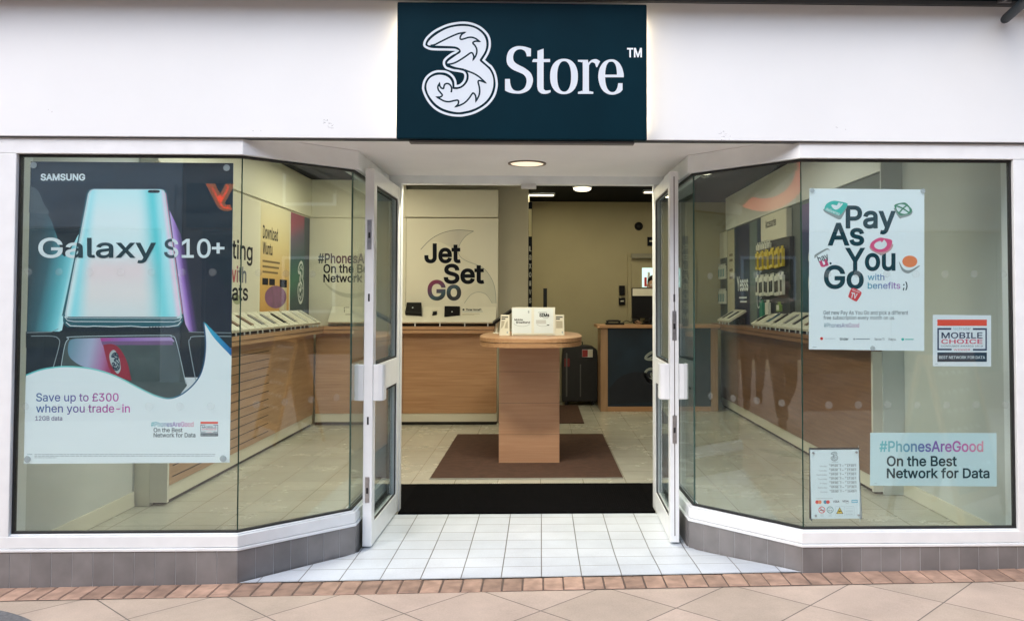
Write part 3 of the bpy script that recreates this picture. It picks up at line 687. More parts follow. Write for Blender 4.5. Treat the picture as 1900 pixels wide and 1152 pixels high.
FLAME_B = lay([(1060, 62), (1110, 85), (1250, 140), (1370, 210), (1460, 290), (1525, 350, 1), (1450, 320), (1380, 305), (1360, 340), (1380, 420), (1395, 520), (1385, 620), (1350, 700), (1310, 765, 1), (1310, 690), (1290, 620), (1250, 585), (1220, 610), (1150, 710), (1060, 800), (960, 855), (855, 890, 1), (905, 840), (920, 780), (895, 745), (820, 755), (700, 780), (600, 765), (520, 725), (435, 675, 1), (500, 675), (545, 650), (550, 620), (510, 570), (465, 510), (455, 440), (490, 370, 1), (500, 430), (540, 475), (580, 480), (590, 440), (610, 390), (660, 370), (710, 385), (750, 430), (765, 490), (755, 570)], K2)
def emblem(sheet, pm, layer, m_body, m_ring, m_line, n=6, lw=38, rw=50):
    """the flame-edged figure 3 in its own units, mapped by pm"""
    keep = sheet.pm; sheet.pm = pm
    if m_body: sheet.poly(spline(BODY3, True, n), m_body, layer)
    if m_ring: sheet.ribbon(spline(RING3, True, n), rw, m_ring, layer, True)
    if m_line:
        sheet.ribbon(spline(FLAME_A, False, n), lw, m_line, layer+1); sheet.ribbon(spline(FLAME_B, False, n), lw, m_line, layer+1)
        if not m_body: sheet.ribbon(spline(BODY3, True, n), lw, m_line, layer)
    sheet.pm = keep; return sheet
SY = -0.10
SIGN = thing('shop_sign', (-0.1, 0, 2.22), 'large dark teal sign box with a white 3 emblem and the word Store', 'sign')
tl = at_y(736, 3, SY); br_ = at_y(1202, 262, SY)
SBLUE = mat('dark_teal_sign', (0.0015, 0.0185, 0.029), 0.5, var=0.18, vscale=2.2, spec=0.06)
SX0, SX1, SZ0, SZ1 = tl.x+0.003, br_.x-0.004, br_.z+0.004, tl.z-0.002
b = MB(); b.box(SX0, SX1, SY, -0.045, SZ0, SZ1, SBLUE); b.build('sign_box', SIGN, 0.006)
b = MB(); b.box(SX0+0.06, SX1-0.06, -0.07, -0.0185, SZ0-0.014, SZ0-0.001, mat('grey_bracket', (0.13, 0.13, 0.13), 0.5)); b.build('bracket', SIGN, 0.003)
HALO = emit('halo_led', (1.0, 0.80, 0.56), 11.0)
for xa, xb in ((SX0+0.030, SX0+0.044), (SX1-0.044, SX1-0.030)):
    b = MB(); b.box(xa, xb, -0.044, -0.030, SZ0+0.05, SZ1-0.05, HALO); b.build('halo_light', SIGN)
LWHITE = mat('white_acrylic', (0.66, 0.73, 0.78), 0.35)
sh = Sheet(plane_y(SY-0.0006)); emblem(sh, local(sh.pm, 775, 35, 12.129), 1, LWHITE, LWHITE, mat('dark_teal_line', (0.004, 0.026, 0.040), 0.5, spec=0.1)); sh.build('emblem', SIGN)
sh = Sheet(plane_y(SY-0.0006)); base_pm = sh.pm; sh.pm = local(base_pm, 930, 70, 9.6)
def ell(cx, cy, rx, ry, p=2.25, n=48):
    return [(cx+rx*math.copysign(abs(math.cos(a))**(2/p), math.cos(a)), cy+ry*math.copysign(abs(math.sin(a))**(2/p), math.sin(a))) for a in [2*math.pi*k/n for k in range(n)]]
sh.poly(spline([(530, 200, 1), (530, 338, 1), (455, 338, 1), (448, 300), (425, 250), (385, 222), (340, 212), (285, 222), (240, 260), (215, 320), (212, 370), (225, 420), (260, 460), (320, 495), (400, 535), (480, 590), (535, 650), (565, 740), (555, 830), (510, 920), (440, 970), (350, 998), (270, 1000), (180, 990), (115, 970), (68, 945, 1), (68, 740, 1), (155, 740, 1), (160, 810), (180, 880), (215, 930), (270, 952), (330, 950), (390, 920), (430, 870), (450, 800), (448, 740), (425, 690), (380, 650), (300, 615), (210, 575), (140, 520), (105, 460), (95, 390), (105, 310), (140, 235), (200, 185), (280, 158), (360, 157), (430, 168), (490, 185)], True, 4), LWHITE, 1)
sh.poly(spline([(645, 240, 1), (755, 200, 1), (755, 385, 1), (870, 385, 1), (870, 440, 1), (755, 440, 1), (755, 880), (765, 925), (800, 945), (880, 938, 1), (880, 975, 1), (830, 998), (770, 1005), (710, 995), (660, 950), (640, 880, 1), (640, 440, 1), (555, 440, 1), (555, 415), (575, 385, 1), (645, 385, 1)], True, 4), LWHITE, 1)
sh.loops([ell(1118, 695, 248, 315), ell(1121, 695, 124, 272)], LWHITE, 1)
sh.poly([(p[0]+1056, p[1]) for p in spline([(310, 400, 1), (488, 400, 1), (495, 455, 1), (540, 410), (590, 390), (640, 388), (690, 415), (708, 432, 1), (690, 455), (655, 530, 1), (635, 530, 1), (615, 470), (580, 445), (545, 450), (515, 490), (507, 540), (507, 930), (520, 955), (585, 970, 1), (582, 1005, 1), (310, 1005, 1), (312, 968, 1), (380, 950), (395, 920), (395, 470), (380, 445), (310, 432, 1)], True, 4)], LWHITE, 1)
sh.loops([[(p[0]+1056, p[1]) for p in spline([(1127, 710, 1), (795, 710, 1), (800, 790), (825, 890), (870, 955), (920, 975), (970, 960), (1010, 900), (1028, 815, 1), (1105, 815, 1), (1105, 935, 1), (1060, 980), (990, 1010), (920, 1020), (840, 1005), (760, 950), (705, 860), (675, 740), (675, 650), (700, 540), (760, 450), (830, 405), (900, 390), (980, 405), (1050, 460), (1100, 550), (1125, 650)], True, 4)],
          [(p[0]+1056, p[1]) for p in spline([(795, 663, 1), (1005, 663, 1), (1000, 580), (980, 490), (940, 440), (900, 432), (855, 445), (820, 500), (800, 590)], True, 4)]], LWHITE, 1)
sh.pm = base_pm; sh.text('TM', (1163.5, 89.5, 1191, 107), mat('bright_white_print', (0.85, 0.9, 0.93), 0.4), 1, 0.02)
sh.build('lettering', SIGN)
# ------------------------------------------------------------------ posters stuck inside the windows
PY = 0.046   # just behind the glass
def backing(name, quad, m, Y, th=0.003, parent=None):
    b = MB(); P = [at_y(*q, Y) for q in quad]; n = len(P)
    V = [tuple(p) for p in P]+[(p.x, p.y+th, p.z) for p in P]
    b.add(V, [list(range(n)), list(range(n, 2*n))[::-1]]+[(i, n+i, n+(i+1) % n, (i+1) % n) for i in range(n)], m)
    return b.build(name, parent)
CUP = glass('suction_cup_plastic', (0.80, 0.88, 0.88), 1.45)
def suction(x, y, parent, r=0.017):
    p = at_y(x, y, PY); b = MB()
    b.lathe((p.x, PY-0.0025, p.z), (0, -1, 0), [(0, r*0.5), (0.0035, r*0.8), (0.006, r)], frosted('cup_rubber', (0.45, 0.52, 0.53), 0.45), 24)
    b.lathe((p.x, PY-0.0030, p.z), (0, -1, 0), [(0, r*0.28), (0.004, r*0.28)], mat('cup_nub', (0.25, 0.30, 0.31), 0.3), 12)
    return b.build('suction_cup', parent)
def gx(name, x0, x1, y, Y, stops, y1=None): return grad(name, tuple(at_y(x0, y, Y)), tuple(at_y(x1, y if y1 is None else y1, Y)), stops)
pm = plane_y(PY)

# --- phone poster in the left window
PH = thing('window_poster', at_y(240, 860, PY), 'large dark poster of a glowing phone with a white wave along its foot', 'poster', 'posters in the shop windows')
DARKP = mat('poster_dark_slate', (0.014, 0.026, 0.038), 0.35, var=0.25, vscale=3)
backing('poster_sheet', [(57, 300), (433, 303), (426, 858), (44, 860)], mat('poster_back', (0.7, 0.74, 0.75), 0.5), PY+0.0004, parent=PH)
s = Sheet(pm)
s.poly([(57, 300), (433, 303), (427.5, 700), (47.5, 700)], DARKP, 1)
c = 2.879
L_ = lambda pts: [(x/c, 240+y/c) for x, y in pts]
cyan = (0.22, 0.68, 0.74)
s.poly(L_(spline([(158, 440, 1), (250, 450), (300, 560), (345, 680), (420, 560, 1), (390, 740), (338, 1040), (325, 1075), (295, 1086, 1), (143, 1086, 1)], True, 5)), grad('left_phone_glow', tuple(at_y(62, 490, PY)), tuple(at_y(133, 503, PY)), [(0, (0.035, 0.065, 0.08)), (0.35, (0.04, 0.12, 0.15)), (0.72, (0.10, 0.42, 0.48)), (0.9, cyan), (1, (0.55, 0.88, 0.90))]), 2)
s.poly(L_(spline([(160, 300, 1), (205, 330), (235, 400), (260, 450), (155, 445, 1)], True, 5)), mat('poster_grey_sheen', (0.075, 0.10, 0.11), 0.4), 3)
s.poly(L_([(432, 520), (466, 345), (345, 985), (330, 1000), (385, 740)]), gx('left_rim_glow', 120, 160, 480, PY, [(0, (0.03, 0.10, 0.12)), (0.5, cyan), (1, (0.7, 0.93, 0.94))]), 4)
s.poly(L_([(904, 430), (965, 560), (1040, 850), (1110, 1086), (1030, 1086), (1008, 1075), (990, 1040), (960, 880)]), grad('right_phone_glow', tuple(at_y(328, 480, PY)), tuple(at_y(366, 474, PY)), [(0, (0.66, 0.45, 0.80)), (0.12, (0.42, 0.22, 0.64)), (0.28, (0.12, 0.06, 0.22)), (0.5, (0.014, 0.022, 0.040)), (1, (0.014, 0.022, 0.038))]), 3)
s.poly(L_(spline([(990, 1040, 1), (1010, 1078), (1040, 1086, 1), (1237, 1086, 1), (1240, 900, 1), (1100, 700), (970, 700, 1)], True, 5)), mat('poster_navy', (0.014, 0.022, 0.038), 0.4), 2)
# the phone: rim, silver edge, screen
RIM = [(462, 345, 1), (474, 325), (495, 316, 1), (862, 318, 1), (884, 325), (893, 345, 1), (980, 985, 1), (978, 1025), (955, 1056, 1), (360, 1056, 1), (338, 1030), (338, 990, 1)]
s.poly(L_(spline(RIM, True, 5)), mat('phone_rim_teal', (0.03, 0.13, 0.16), 0.3), 6)
s.poly(L_(spline([(470, 345, 1), (482, 327), (502, 320, 1), (860, 321, 1), (876, 328), (884, 348, 1), (971, 985, 1), (968, 1005), (945, 1012, 1), (368, 1010, 1), (350, 1004), (347, 985, 1)], True, 5)), mat('phone_rim_silver', (0.62, 0.76, 0.78), 0.3), 7)
SCR = [(478, 348, 1), (490, 329), (508, 324, 1), (856, 325, 1), (872, 333), (877, 350, 1), (963, 978, 1), (958, 996), (942, 1001, 1), (375, 1000, 1), (358, 996), (356, 980, 1)]
scr = L_(spline(SCR, True, 5))
def screen_print():
    """two printed ramps: across the handset and down it, the second shown in the middle"""
    m, nt, b = nodes_of('phone_screen_print'); b.inputs['Roughness'].default_value = 0.4
    N = lambda op, *v: _math(nt, op, *v)
    geo = nt.nodes.new('ShaderNodeNewGeometry'); sp = nt.nodes.new('ShaderNodeSeparateXYZ'); nt.links.new(geo.outputs['Position'], sp.inputs[0])
    tl_, tr_, bl_, brr = at_y(163, 352, PY), at_y(303, 354, PY), at_y(121, 586, PY), at_y(333, 588, PY)
    v = N('DIVIDE', N('SUBTRACT', sp.outputs[2], tl_.z), bl_.z-tl_.z)
    left = N('MULTIPLY_ADD', v, bl_.x-tl_.x, tl_.x); right = N('MULTIPLY_ADD', v, brr.x-tr_.x, tr_.x)
    u = N('DIVIDE', N('SUBTRACT', sp.outputs[0], left), N('SUBTRACT', right, left))
    def ramp(f, stops):
        r = nt.nodes.new('ShaderNodeValToRGB'); r.color_ramp.interpolation = 'EASE'; fill_ramp(r, stops)
        nt.links.new(f, r.inputs[0]); return r.outputs[0]
    ac = ramp(u, [(0, (0.86, 0.97, 0.97)), (0.08, (0.30, 0.85, 0.92)), (0.3, (0.64, 0.94, 0.97)), (0.62, (0.58, 0.92, 0.95)), (0.84, (0.06, 0.71, 0.76)), (0.95, (0.41, 0.87, 0.92)), (1, (0.94, 0.67, 0.83))])
    dn = ramp(v, [(0, (0.69, 0.96, 0.97)), (0.25, (0.85, 0.97, 0.97)), (0.45, (0.80, 0.96, 0.97)), (0.64, (0.96, 0.80, 0.80)), (0.8, (0.92, 0.85, 0.83)), (1, (0.83, 0.87, 0.86))])
    fu = ramp(N('ADD', u, N('MULTIPLY', v, -0.06)), [(0.0, (0.05, 0.05, 0.05)), (0.17, (1, 1, 1)), (0.60, (1, 1, 1)), (0.85, (0.10, 0.10, 0.10)), (1, (0.25, 0.25, 0.25))])
    mx = nt.nodes.new('ShaderNodeMix'); mx.data_type = 'RGBA'; nt.links.new(fu, mx.inputs[0]); nt.links.new(ac, mx.inputs[6]); nt.links.new(dn, mx.inputs[7]); nt.links.new(mx.outputs[2], b.inputs['Base Color'])
    return m
def _math(nt, op, *v):
    n = nt.nodes.new('ShaderNodeMath'); n.operation = op
    for i, x in enumerate(v):
        if isinstance(x, (int, float)): n.inputs[i].default_value = x
        else: nt.links.new(x, n.inputs[i])
    return n.outputs[0]
s.poly(scr, screen_print(), 8)
s.poly(L_(spline([(790, 333), (796, 326), (812, 325), (836, 325), (850, 327), (854, 333), (848, 339), (830, 340), (806, 340), (794, 338)], True, 3)), INK, 13)
s.ribbon(L_([(345, 1000), (360, 1020), (395, 1026), (930, 1028), (960, 1020), (972, 1000)]), 1.3, PWHITE, 14)
s.ribbon(L_([(352, 1030), (375, 1049), (470, 1053), (500, 1050), (600, 1054), (700, 1050), (760, 1056), (900, 1054), (950, 1046), (968, 1025)]), 1.5, PWHITE, 14)
s.ribbon(L_([(362, 1004), (945, 1005)]), 1.6, NAVY, 15)
s.ribbon(L_([(884, 340), (975, 985)]), 1.6, mat('rose_edge', (0.75, 0.30, 0.45), 0.4), 14)
for i in range(6): s.disc((800+i*16)/c, 240+1056/c, 1.4, 1.0, INK, 15, 10)
# the row of phones below
s.rect(48, 615, 430, 645, mat('poster_band', (0.018, 0.030, 0.036), 0.4), 3)
s.poly([(x, y) for x, y in spline([(112, 686, 1), (121, 640), (127, 630), (140, 626, 1), (300, 624, 1), (317, 626), (326, 640), (347, 715, 1), (331, 736, 1), (311, 739), (270, 727), (230, 706), (180, 688)], True, 5)], mat('mirror_phone_grey', (0.075, 0.105, 0.105), 0.4, var=0.15, vscale=12), 4)
s.poly(spline([(128, 634), (140, 628, 1), (186, 627, 1), (212, 695, 1), (190, 690), (150, 678), (128, 660)], True, 5), gx('mirror_phone_lilac', 126, 205, 650, PY, [(0, (0.14, 0.30, 0.38)), (0.5, (0.42, 0.46, 0.62)), (0.8, (0.45, 0.22, 0.42)), (1, (0.40, 0.06, 0.16))], 665), 5)
s.poly([(186, 627), (318, 625.5), (324, 634), (188, 634)], gx('purple_band', 186, 324, 630, PY, [(0, (0.45, 0.06, 0.28)), (0.3, (0.34, 0.16, 0.50)), (1, (0.46, 0.34, 0.58))]), 6)
s.poly([(188, 633), (320, 632), (321, 640), (190, 640)], mat('dim_purple', (0.20, 0.11, 0.24), 0.45), 6)
s.poly(spline([(191, 640, 1), (205, 638), (217, 642), (228, 655), (237, 675), (244, 706, 1), (236, 704), (207, 693)], True, 4), mat('crimson_wedge', (0.33, 0.03, 0.055), 0.45), 7)  # crimson wedge across the lower phone
s.poly(spline([(203, 658), (210, 649), (217, 655), (222, 668), (224, 684), (219, 693), (213, 688), (206, 676)], True, 4), mat('greyed_white', (0.45, 0.52, 0.52), 0.45), 8)
emblem(s, lambda x, y, l: pm(204+x/1880*18+y/2240*3, 652+y/2240*37, l), 9, None, None, NAVY, 4, 150, 60)
s.ribbon(spline([(57.5, 623.5), (95, 623.5), (108, 628), (110, 640), (98, 684)], False, 6), 1.5, GREYP, 6); s.ribbon(spline([(113, 682), (120, 642), (127, 629), (140, 624.5), (300, 622), (318, 624), (327, 634), (345, 712)], False, 6), 1.3, mat('silver_line', (0.50, 0.60, 0.62), 0.4), 9)
s.ribbon([(49, 617), (95, 616), (108, 610)], 1.3, GREYP, 6)
s.ribbon(spline([(363, 705), (351, 640), (353, 629), (362, 624), (429, 624)], False, 6), 1.6, GREYP, 6); s.ribbon([(350, 616), (429, 617.5)], 1.2, GREYP, 6)
# the white wave
WAVE = spline([(48, 696, 1), (75, 686), (105, 681), (128, 680), (160, 682.5), (190, 689), (220, 700), (253, 717), (277, 729), (292, 735), (311, 739), (327, 736), (342, 728), (358, 714), (371, 696), (378, 674), (381, 650), (381, 627), (378, 598, 1)], False, 6)
s.poly(WAVE+[(384, 606), (399, 628), (414, 645), (429.5, 661), (426, 858), (44, 860)], PAPER, 16)
s.poly(spline([(378, 597, 1), (384, 602), (400, 618), (429.5, 648, 1), (429.5, 661, 1), (399, 629), (384, 607)], True, 4), gx('wave_blue', 378, 430, 620, PY, [(0, (0.05, 0.50, 0.68)), (1, (0.015, 0.15, 0.42))]), 17)
s.ribbon(WAVE, 2.6, gx('wave_edge', 48, 381, 690, PY, [(0, (0.12, 0.62, 0.62)), (0.45, (0.25, 0.72, 0.66)), (0.72, (0.25, 0.68, 0.66)), (0.85, (0.03, 0.16, 0.26)), (1, (0.03, 0.10, 0.2))]), 17)
BM = gx('blue_to_magenta', 67, 241, 750, PY, [(0, (0.02, 0.12, 0.34)), (0.4, (0.10, 0.10, 0.36)), (0.65, (0.42, 0.05, 0.33)), (1, (0.62, 0.06, 0.42))])
s.text('Save up to £300', (67, 729, 220, 748.5), BM, 18, 0.008); s.text('when you trade-in', (67, 749.5, 241, 769), BM, 18, 0.008)
s.text('12GB data', (65.5, 771.5, 115.5, 780), mat('violet_print', (0.12, 0.12, 0.26), 0.5), 18)
HT = lambda n, a, b_, y: gx(n, a, b_, y, PY, [(0, (0.14, 0.52, 0.55)), (0.22, (0.15, 0.42, 0.50)), (0.42, (0.13, 0.16, 0.42)), (0.6, (0.28, 0.12, 0.44)), (0.8, (0.60, 0.14, 0.42)), (1, (0.76, 0.32, 0.40))])
s.text('#PhonesAreGood', (280, 782, 359, 791.5), HT('hashtag_small', 280, 359, 786), 18); s.text('On the Best', (285, 793.5, 338.6, 801.5), INKT, 18); s.text('Network for Data', (285, 802.5, 362.6, 811), INKT, 18)
def award(s, pmx, l):
    """the award badge, drawn in a 1241-unit frame"""
    keep = s.pm; s.pm = pmx
    AN = mat('award_navy', (0.035, 0.055, 0.12), 0.45); AR = mat('award_red', (0.72, 0.06, 0.13), 0.45); DKB = mat('award_box_navy', (0.02, 0.045, 0.075), 0.45)
    s.rect(170, 203, 985, 305, mat('award_bar_red', (0.86, 0.085, 0.045), 0.45), l)
    for q in ((170, 340, 400, 370), (755, 343, 985, 373), (170, 370.5, 196, 679.5), (960, 373.5, 985, 682.5), (170, 680, 405, 707), (755, 683, 985, 712)): s.rect(*q, AN, l)
    s.text('techradar', (432, 328, 718, 374), gx('techradar_grad', 1768.7, 1801, 612, PY, [(0, (0.25, 0.55, 0.62)), (0.6, (0.15, 0.25, 0.32)), (1, (0.12, 0.18, 0.26))]), l, 0.0)
    s.text('MOBILE', (238, 412, 913, 512), AN, l, 0.014); s.text('CHOICE', (235, 525, 913, 600), AR, l, 0.012)
    s.text('CONSUMER AWARDS 2018', (235, 624, 917, 652), NAVY, l, 0.0, 1.05); s.text('WINNER', (440, 682, 710, 712), AR, l, 0.0)
    s.rect(170, 742, 985, 895, DKB, l); s.text('BEST NETWORK FOR DATA', (199, 799, 955, 848), PWHITE, l+1, 0.012)
    s.pm = keep
award(s, lambda x, y, l: pm(372+(x-170)/815*32.6, 782+(y-203)/692*27, l), 18)
FINE = mat('fine_print', (0.33, 0.40, 0.42), 0.6)
random.seed(3)
for yy, xe in ((842.6, 400), (845.6, 398), (848.6, 105)):
    x = 64
    while x < xe: wd_ = random.uniform(3, 9); s.rect(x, yy-0.55, min(xe, x+wd_), yy+0.55, FINE, 18); x += wd_+1.3
s.rect(50, 842, 60, 843.2, FINE, 18)
# lettering
GL_A, GL_B = tuple(at_y(146.5, 440, PY)), tuple(at_y(136, 490, PY))
dv = (at_y(140.6, 466, PY)-at_y(136.5, 490, PY)); nrm = Vector((dv.z, 0, -dv.x)).normalized()
pL = at_y(140.6, 466, PY); G1 = grad('galaxy_ink', tuple(pL-nrm*0.05), tuple(pL+nrm*0.05), [(0, (0.80, 0.86, 0.87)), (0.5, (0.010, 0.045, 0.06))], const=True)
pR = at_y(322, 462, PY); dv = (at_y(324, 478, PY)-at_y(319.5, 446, PY)); nrm = Vector((-dv.z, 0, dv.x)).normalized()
G2 = grad('galaxy_ink_end', tuple(pR-nrm*0.05), tuple(pR+nrm*0.05), [(0, (0.010, 0.045, 0.06)), (0.5, (0.80, 0.86, 0.87))], const=True)
s.text('Galaxy', (71, 441, 289, 488.5), G1, 19, 0.012); s.text('S10', (304.5, 443, 391, 479), G2, 19, 0.012); s.text('+', (393, 450.5, 416.5, 470.5), PWHITE, 19, 0.018)
s.text('SAMSUNG', (75.4, 322.5, 158, 335.5), PWHITE, 19, 0.03)
s.build('printed_face', PH)
for x, y in ((64, 307), (421.5, 312), (52.5, 851), (415, 850)): suction(x, y, PH)

# --- pay as you go poster
PG = thing('window_poster', at_y(1608, 650, PY), 'white portrait poster reading Pay As You Go with small app tiles', 'poster', 'posters in the shop windows')
backing('poster_sheet', [(1502, 350), (1715, 352), (1715, 651), (1501, 648)], PAPER, PY+0.0004, parent=PG)
s = Sheet(pm); k5 = local(pm, 1500, 340, 5.236); s.pm = k5
for t, bx in (('Pay', (362, 218, 846, 498)), ('As', (190, 385, 542, 610)), ('You', (362, 628, 846, 854)), ('Go', (150, 795, 538, 1029))): s.text(t, bx, INKT, 1, 0.022)
WG = gx('with_benefits', 1609, 1672, 525, PY, [(0, (0.10, 0.40, 0.50)), (0.4, (0.12, 0.25, 0.48)), (0.75, (0.28, 0.18, 0.46)), (1, (0.50, 0.20, 0.52))])
s.text('with', (576, 880, 738, 942), WG, 1, 0.01); s.text('benefits', (576, 960, 893, 1026), WG, 1, 0.01); s.text(';)', (917, 957, 963, 1042), INKT, 1, 0.012)
TG = mat('tile_side_grey', (0.30, 0.34, 0.33), 0.4); TEAL = mat('tile_teal', (0.03, 0.50, 0.42), 0.4); GRN = mat('tile_green', (0.03, 0.25, 0.13), 0.4); PNK = mat('tile_pink', (0.78, 0.10, 0.24), 0.4); ORG = mat('tile_orange', (0.90, 0.26, 0.10), 0.4)
s.poly(spline([(155, 250), (165, 285), (275, 345), (300, 352), (325, 335), (376, 222), (300, 260)], True, 5), TG, 2)
s.poly(spline([(155, 245), (178, 200), (240, 172), (300, 178), (368, 193), (380, 212), (350, 262), (310, 308), (280, 310), (215, 285), (165, 265)], True, 5), TEAL, 3)
s.poly(spline([(222, 215), (235, 208, 1), (262, 214), (278, 215), (290, 190, 1), (312, 193, 1), (306, 215), (318, 195, 1), (338, 198, 1), (318, 225), (290, 250), (262, 258), (236, 240)], True, 4), PWHITE, 4)
s.text('deliveroo', (165, 258, 308, 290), PWHITE, 4, 0.012, rot=R(22))
s.poly(spline([(838, 240), (842, 275), (885, 340), (910, 338), (990, 312), (1008, 270), (930, 280)], True, 5), TG, 2)
s.poly(spline([(835, 225), (850, 205), (900, 192), (945, 192), (985, 230), (1007, 262), (985, 295), (930, 310), (890, 312), (865, 285)], True, 5), GRN, 3)
s.disc(918, 252, 66, 44, PWHITE, 4, 28, R(20)); s.ribbon(spline([(862, 225), (915, 245), (975, 285)], False, 5), 14, GRN, 5); s.ribbon(spline([(962, 212), (920, 245), (880, 290)], False, 5), 14, GRN, 5)
s.poly(spline([(600, 610), (610, 650), (690, 695), (720, 695), (800, 650), (818, 590), (700, 640)], True, 5), mat('tile_pink_side', (0.62, 0.36, 0.36), 0.4), 2)
s.poly(spline([(600, 600), (630, 560), (690, 530), (740, 535), (805, 550), (812, 585), (785, 640), (740, 665), (670, 668), (620, 640)], True, 5), PNK, 3)
s.poly(spline([(640, 600), (660, 575), (700, 562), (712, 575), (735, 548, 1), (760, 580), (758, 610), (725, 638), (680, 642), (648, 625)], True, 5), PWHITE, 4)
s.ribbon([(700, 680), (704, 700)], 8, TG, 3); s.ribbon([(718, 680), (722, 705)], 8, TG, 3)
s.poly(spline([(58, 712), (70, 690), (170, 635), (200, 640), (205, 655), (180, 648), (85, 705), (62, 730)], True, 5), TG, 2)
s.text('hay', (92, 690, 196, 772), INKT, 3, 0.012, rot=R(-22)); s.text('u', (112, 745, 190, 812), PNK, 3, 0.04, rot=R(-18)); s.disc(215, 779, 11, 11, INKT, 3, 16)
s.poly(spline([(880, 760), (900, 830), (935, 868), (985, 872), (1070, 815), (1075, 800), (985, 845), (925, 830)], True, 5), TG, 2); s.disc(985, 760, 73, 57, ORG, 3)
s.poly(spline([(425, 1018), (505, 1050), (512, 1080), (475, 1140), (455, 1145), (395, 1110), (390, 1090)], True, 5), mat('tile_red', (0.70, 0.06, 0.07), 0.4), 3); s.text('TV', (412, 1065, 472, 1118), PWHITE, 4, 0.03, rot=R(14)); s.text('Rakuten', (425, 1036, 500, 1056), PWHITE, 4, 0.0, rot=R(20))
s.pm = pm
s.text('Get new Pay As You Go and pick a different', (1528, 576, 1684.8, 585.8), INKT, 1, 0.0); s.text('free subscription every month on us.', (1528, 585.8, 1660.5, 594.6), INKT, 1, 0.0)
s.text('#PhonesAreGood', (1528.6, 599.3, 1594, 607.5), gx('hashtag_poster', 1528, 1594, 603, PY, [(0, (0.10, 0.30, 0.34)), (0.5, (0.12, 0.12, 0.3)), (1, (0.5, 0.14, 0.34))]), 1, 0.0)
s.disc(1524.5, 628, 2.8, 2.8, RED, 1, 16); s.rect(1530, 627.6, 1550, 628.6, mat('faint_print', (0.5, 0.6, 0.62), 0.5), 1)
s.text('tinder', (1558, 626, 1574.5, 631.3), INKT, 1); s.disc(1585, 629, 1.8, 1.8, GREYP, 1, 12); s.rect(1588, 628, 1614, 629.8, GREYP, 1)
s.text('Rakuten TV', (1623, 627, 1641.5, 631.5), INKT, 1, 0.0); s.text('hayu.', (1649, 626.5, 1663, 632.8), INKT, 1, 0.0); s.disc(1675, 629.5, 2.6, 2.6, TEAL, 1, 12); s.rect(1679, 628.7, 1695, 630.4, TEAL, 1)
s.rect(1508, 643.5, 1515, 644.3, FINE, 1)
s.build('printed_face', PG)
for x, y in ((1506, 354), (1711, 355), (1618, 646)): suction(x, y, PG, 0.013)

# --- award sticker, network sticker, opening hours
AW = thing('award_sticker', at_y(1785, 679, PY), 'square white award sticker with a red bar, Best Network for Data', 'sticker')
backing('sticker_sheet', [(1731, 584), (1839, 585), (1839, 680), (1731, 679.3)], mat('bright_sticker_white', (0.82, 0.86, 0.89), 0.35), PY+0.0004, parent=AW)
s = Sheet(pm); award(s, local(pm, 1720, 570, 8.864), 1); s.rect(1735, 675, 1740, 675.8, FINE, 1); s.build('printed_face', AW)
NW = thing('network_sticker', at_y(1730, 902, PY), 'wide pale sticker with a rainbow hashtag above On the Best Network for Data', 'sticker')
backing('sticker_sheet', [(1615, 802.5), (1849, 803.3), (1849.5, 902), (1614.5, 900.5)], mat('pale_aqua_sticker', (0.60, 0.77, 0.79), 0.35), PY+0.0004, parent=NW)
s = Sheet(pm)
s.text('#PhonesAreGood', (1631.6, 817.5, 1824.5, 838.2), HT('hashtag_large', 1631, 1825, 828), 1, 0.016)
s.text('On the Best', (1645.4, 845.3, 1775.3, 864.8), INKT, 1, 0.018); s.text('Network for Data', (1645.4, 867.5, 1836, 887), INKT, 1, 0.018); s.rect(1622, 896, 1627, 896.7, FINE, 1)
s.build('printed_face', NW)
HQ = [(98, 108), (793, 104), (813, 1085), (122, 1092)]
def hpx(x, y):
    u = (x-98)/(793-98); v = (y-108)/(1092-108)
    X = HQ[0][0]*(1-u)*(1-v)+HQ[1][0]*u*(1-v)+HQ[2][0]*u*v+HQ[3][0]*(1-u)*v; Y = HQ[0][1]*(1-u)*(1-v)+HQ[1][1]*u*(1-v)+HQ[2][1]*u*v+HQ[3][1]*(1-u)*v
    return 1490+X/7.68, 820+Y/7.68
HO = thing('opening_hours_plaque', at_y(1550, 962, PY), 'small white plaque of opening hours with card logos and warning symbols', 'notice')
b = MB(); co = spline([(120, 108), (770, 108), (790, 112), (793, 130), (793, 1070), (790, 1088), (770, 1092), (120, 1092), (101, 1088), (98, 1070), (98, 130), (101, 112)], True, 3)
P = [at_y(*hpx(*q), PY+0.0004) for q in co]; n = len(P)
b.add([tuple(p) for p in P]+[(p.x, p.y+0.005, p.z) for p in P], [list(range(n)), list(range(n, 2*n))[::-1]]+[(i, n+i, n+(i+1) % n, (i+1) % n) for i in range(n)], mat('plaque_white', (0.74, 0.84, 0.86), 0.3)); b.build('plaque', HO)
s = Sheet(lambda x, y, l: pm(*hpx(x, y), l))
emblem(s, (lambda f: lambda x, y, l: f(388+x/1880*112, 132+y/2240*140, l))(s.pm), 1, None, GREYP, GREYP, 4, 90, 90)
s.rect(405, 281, 497, 286, GREYP, 1)
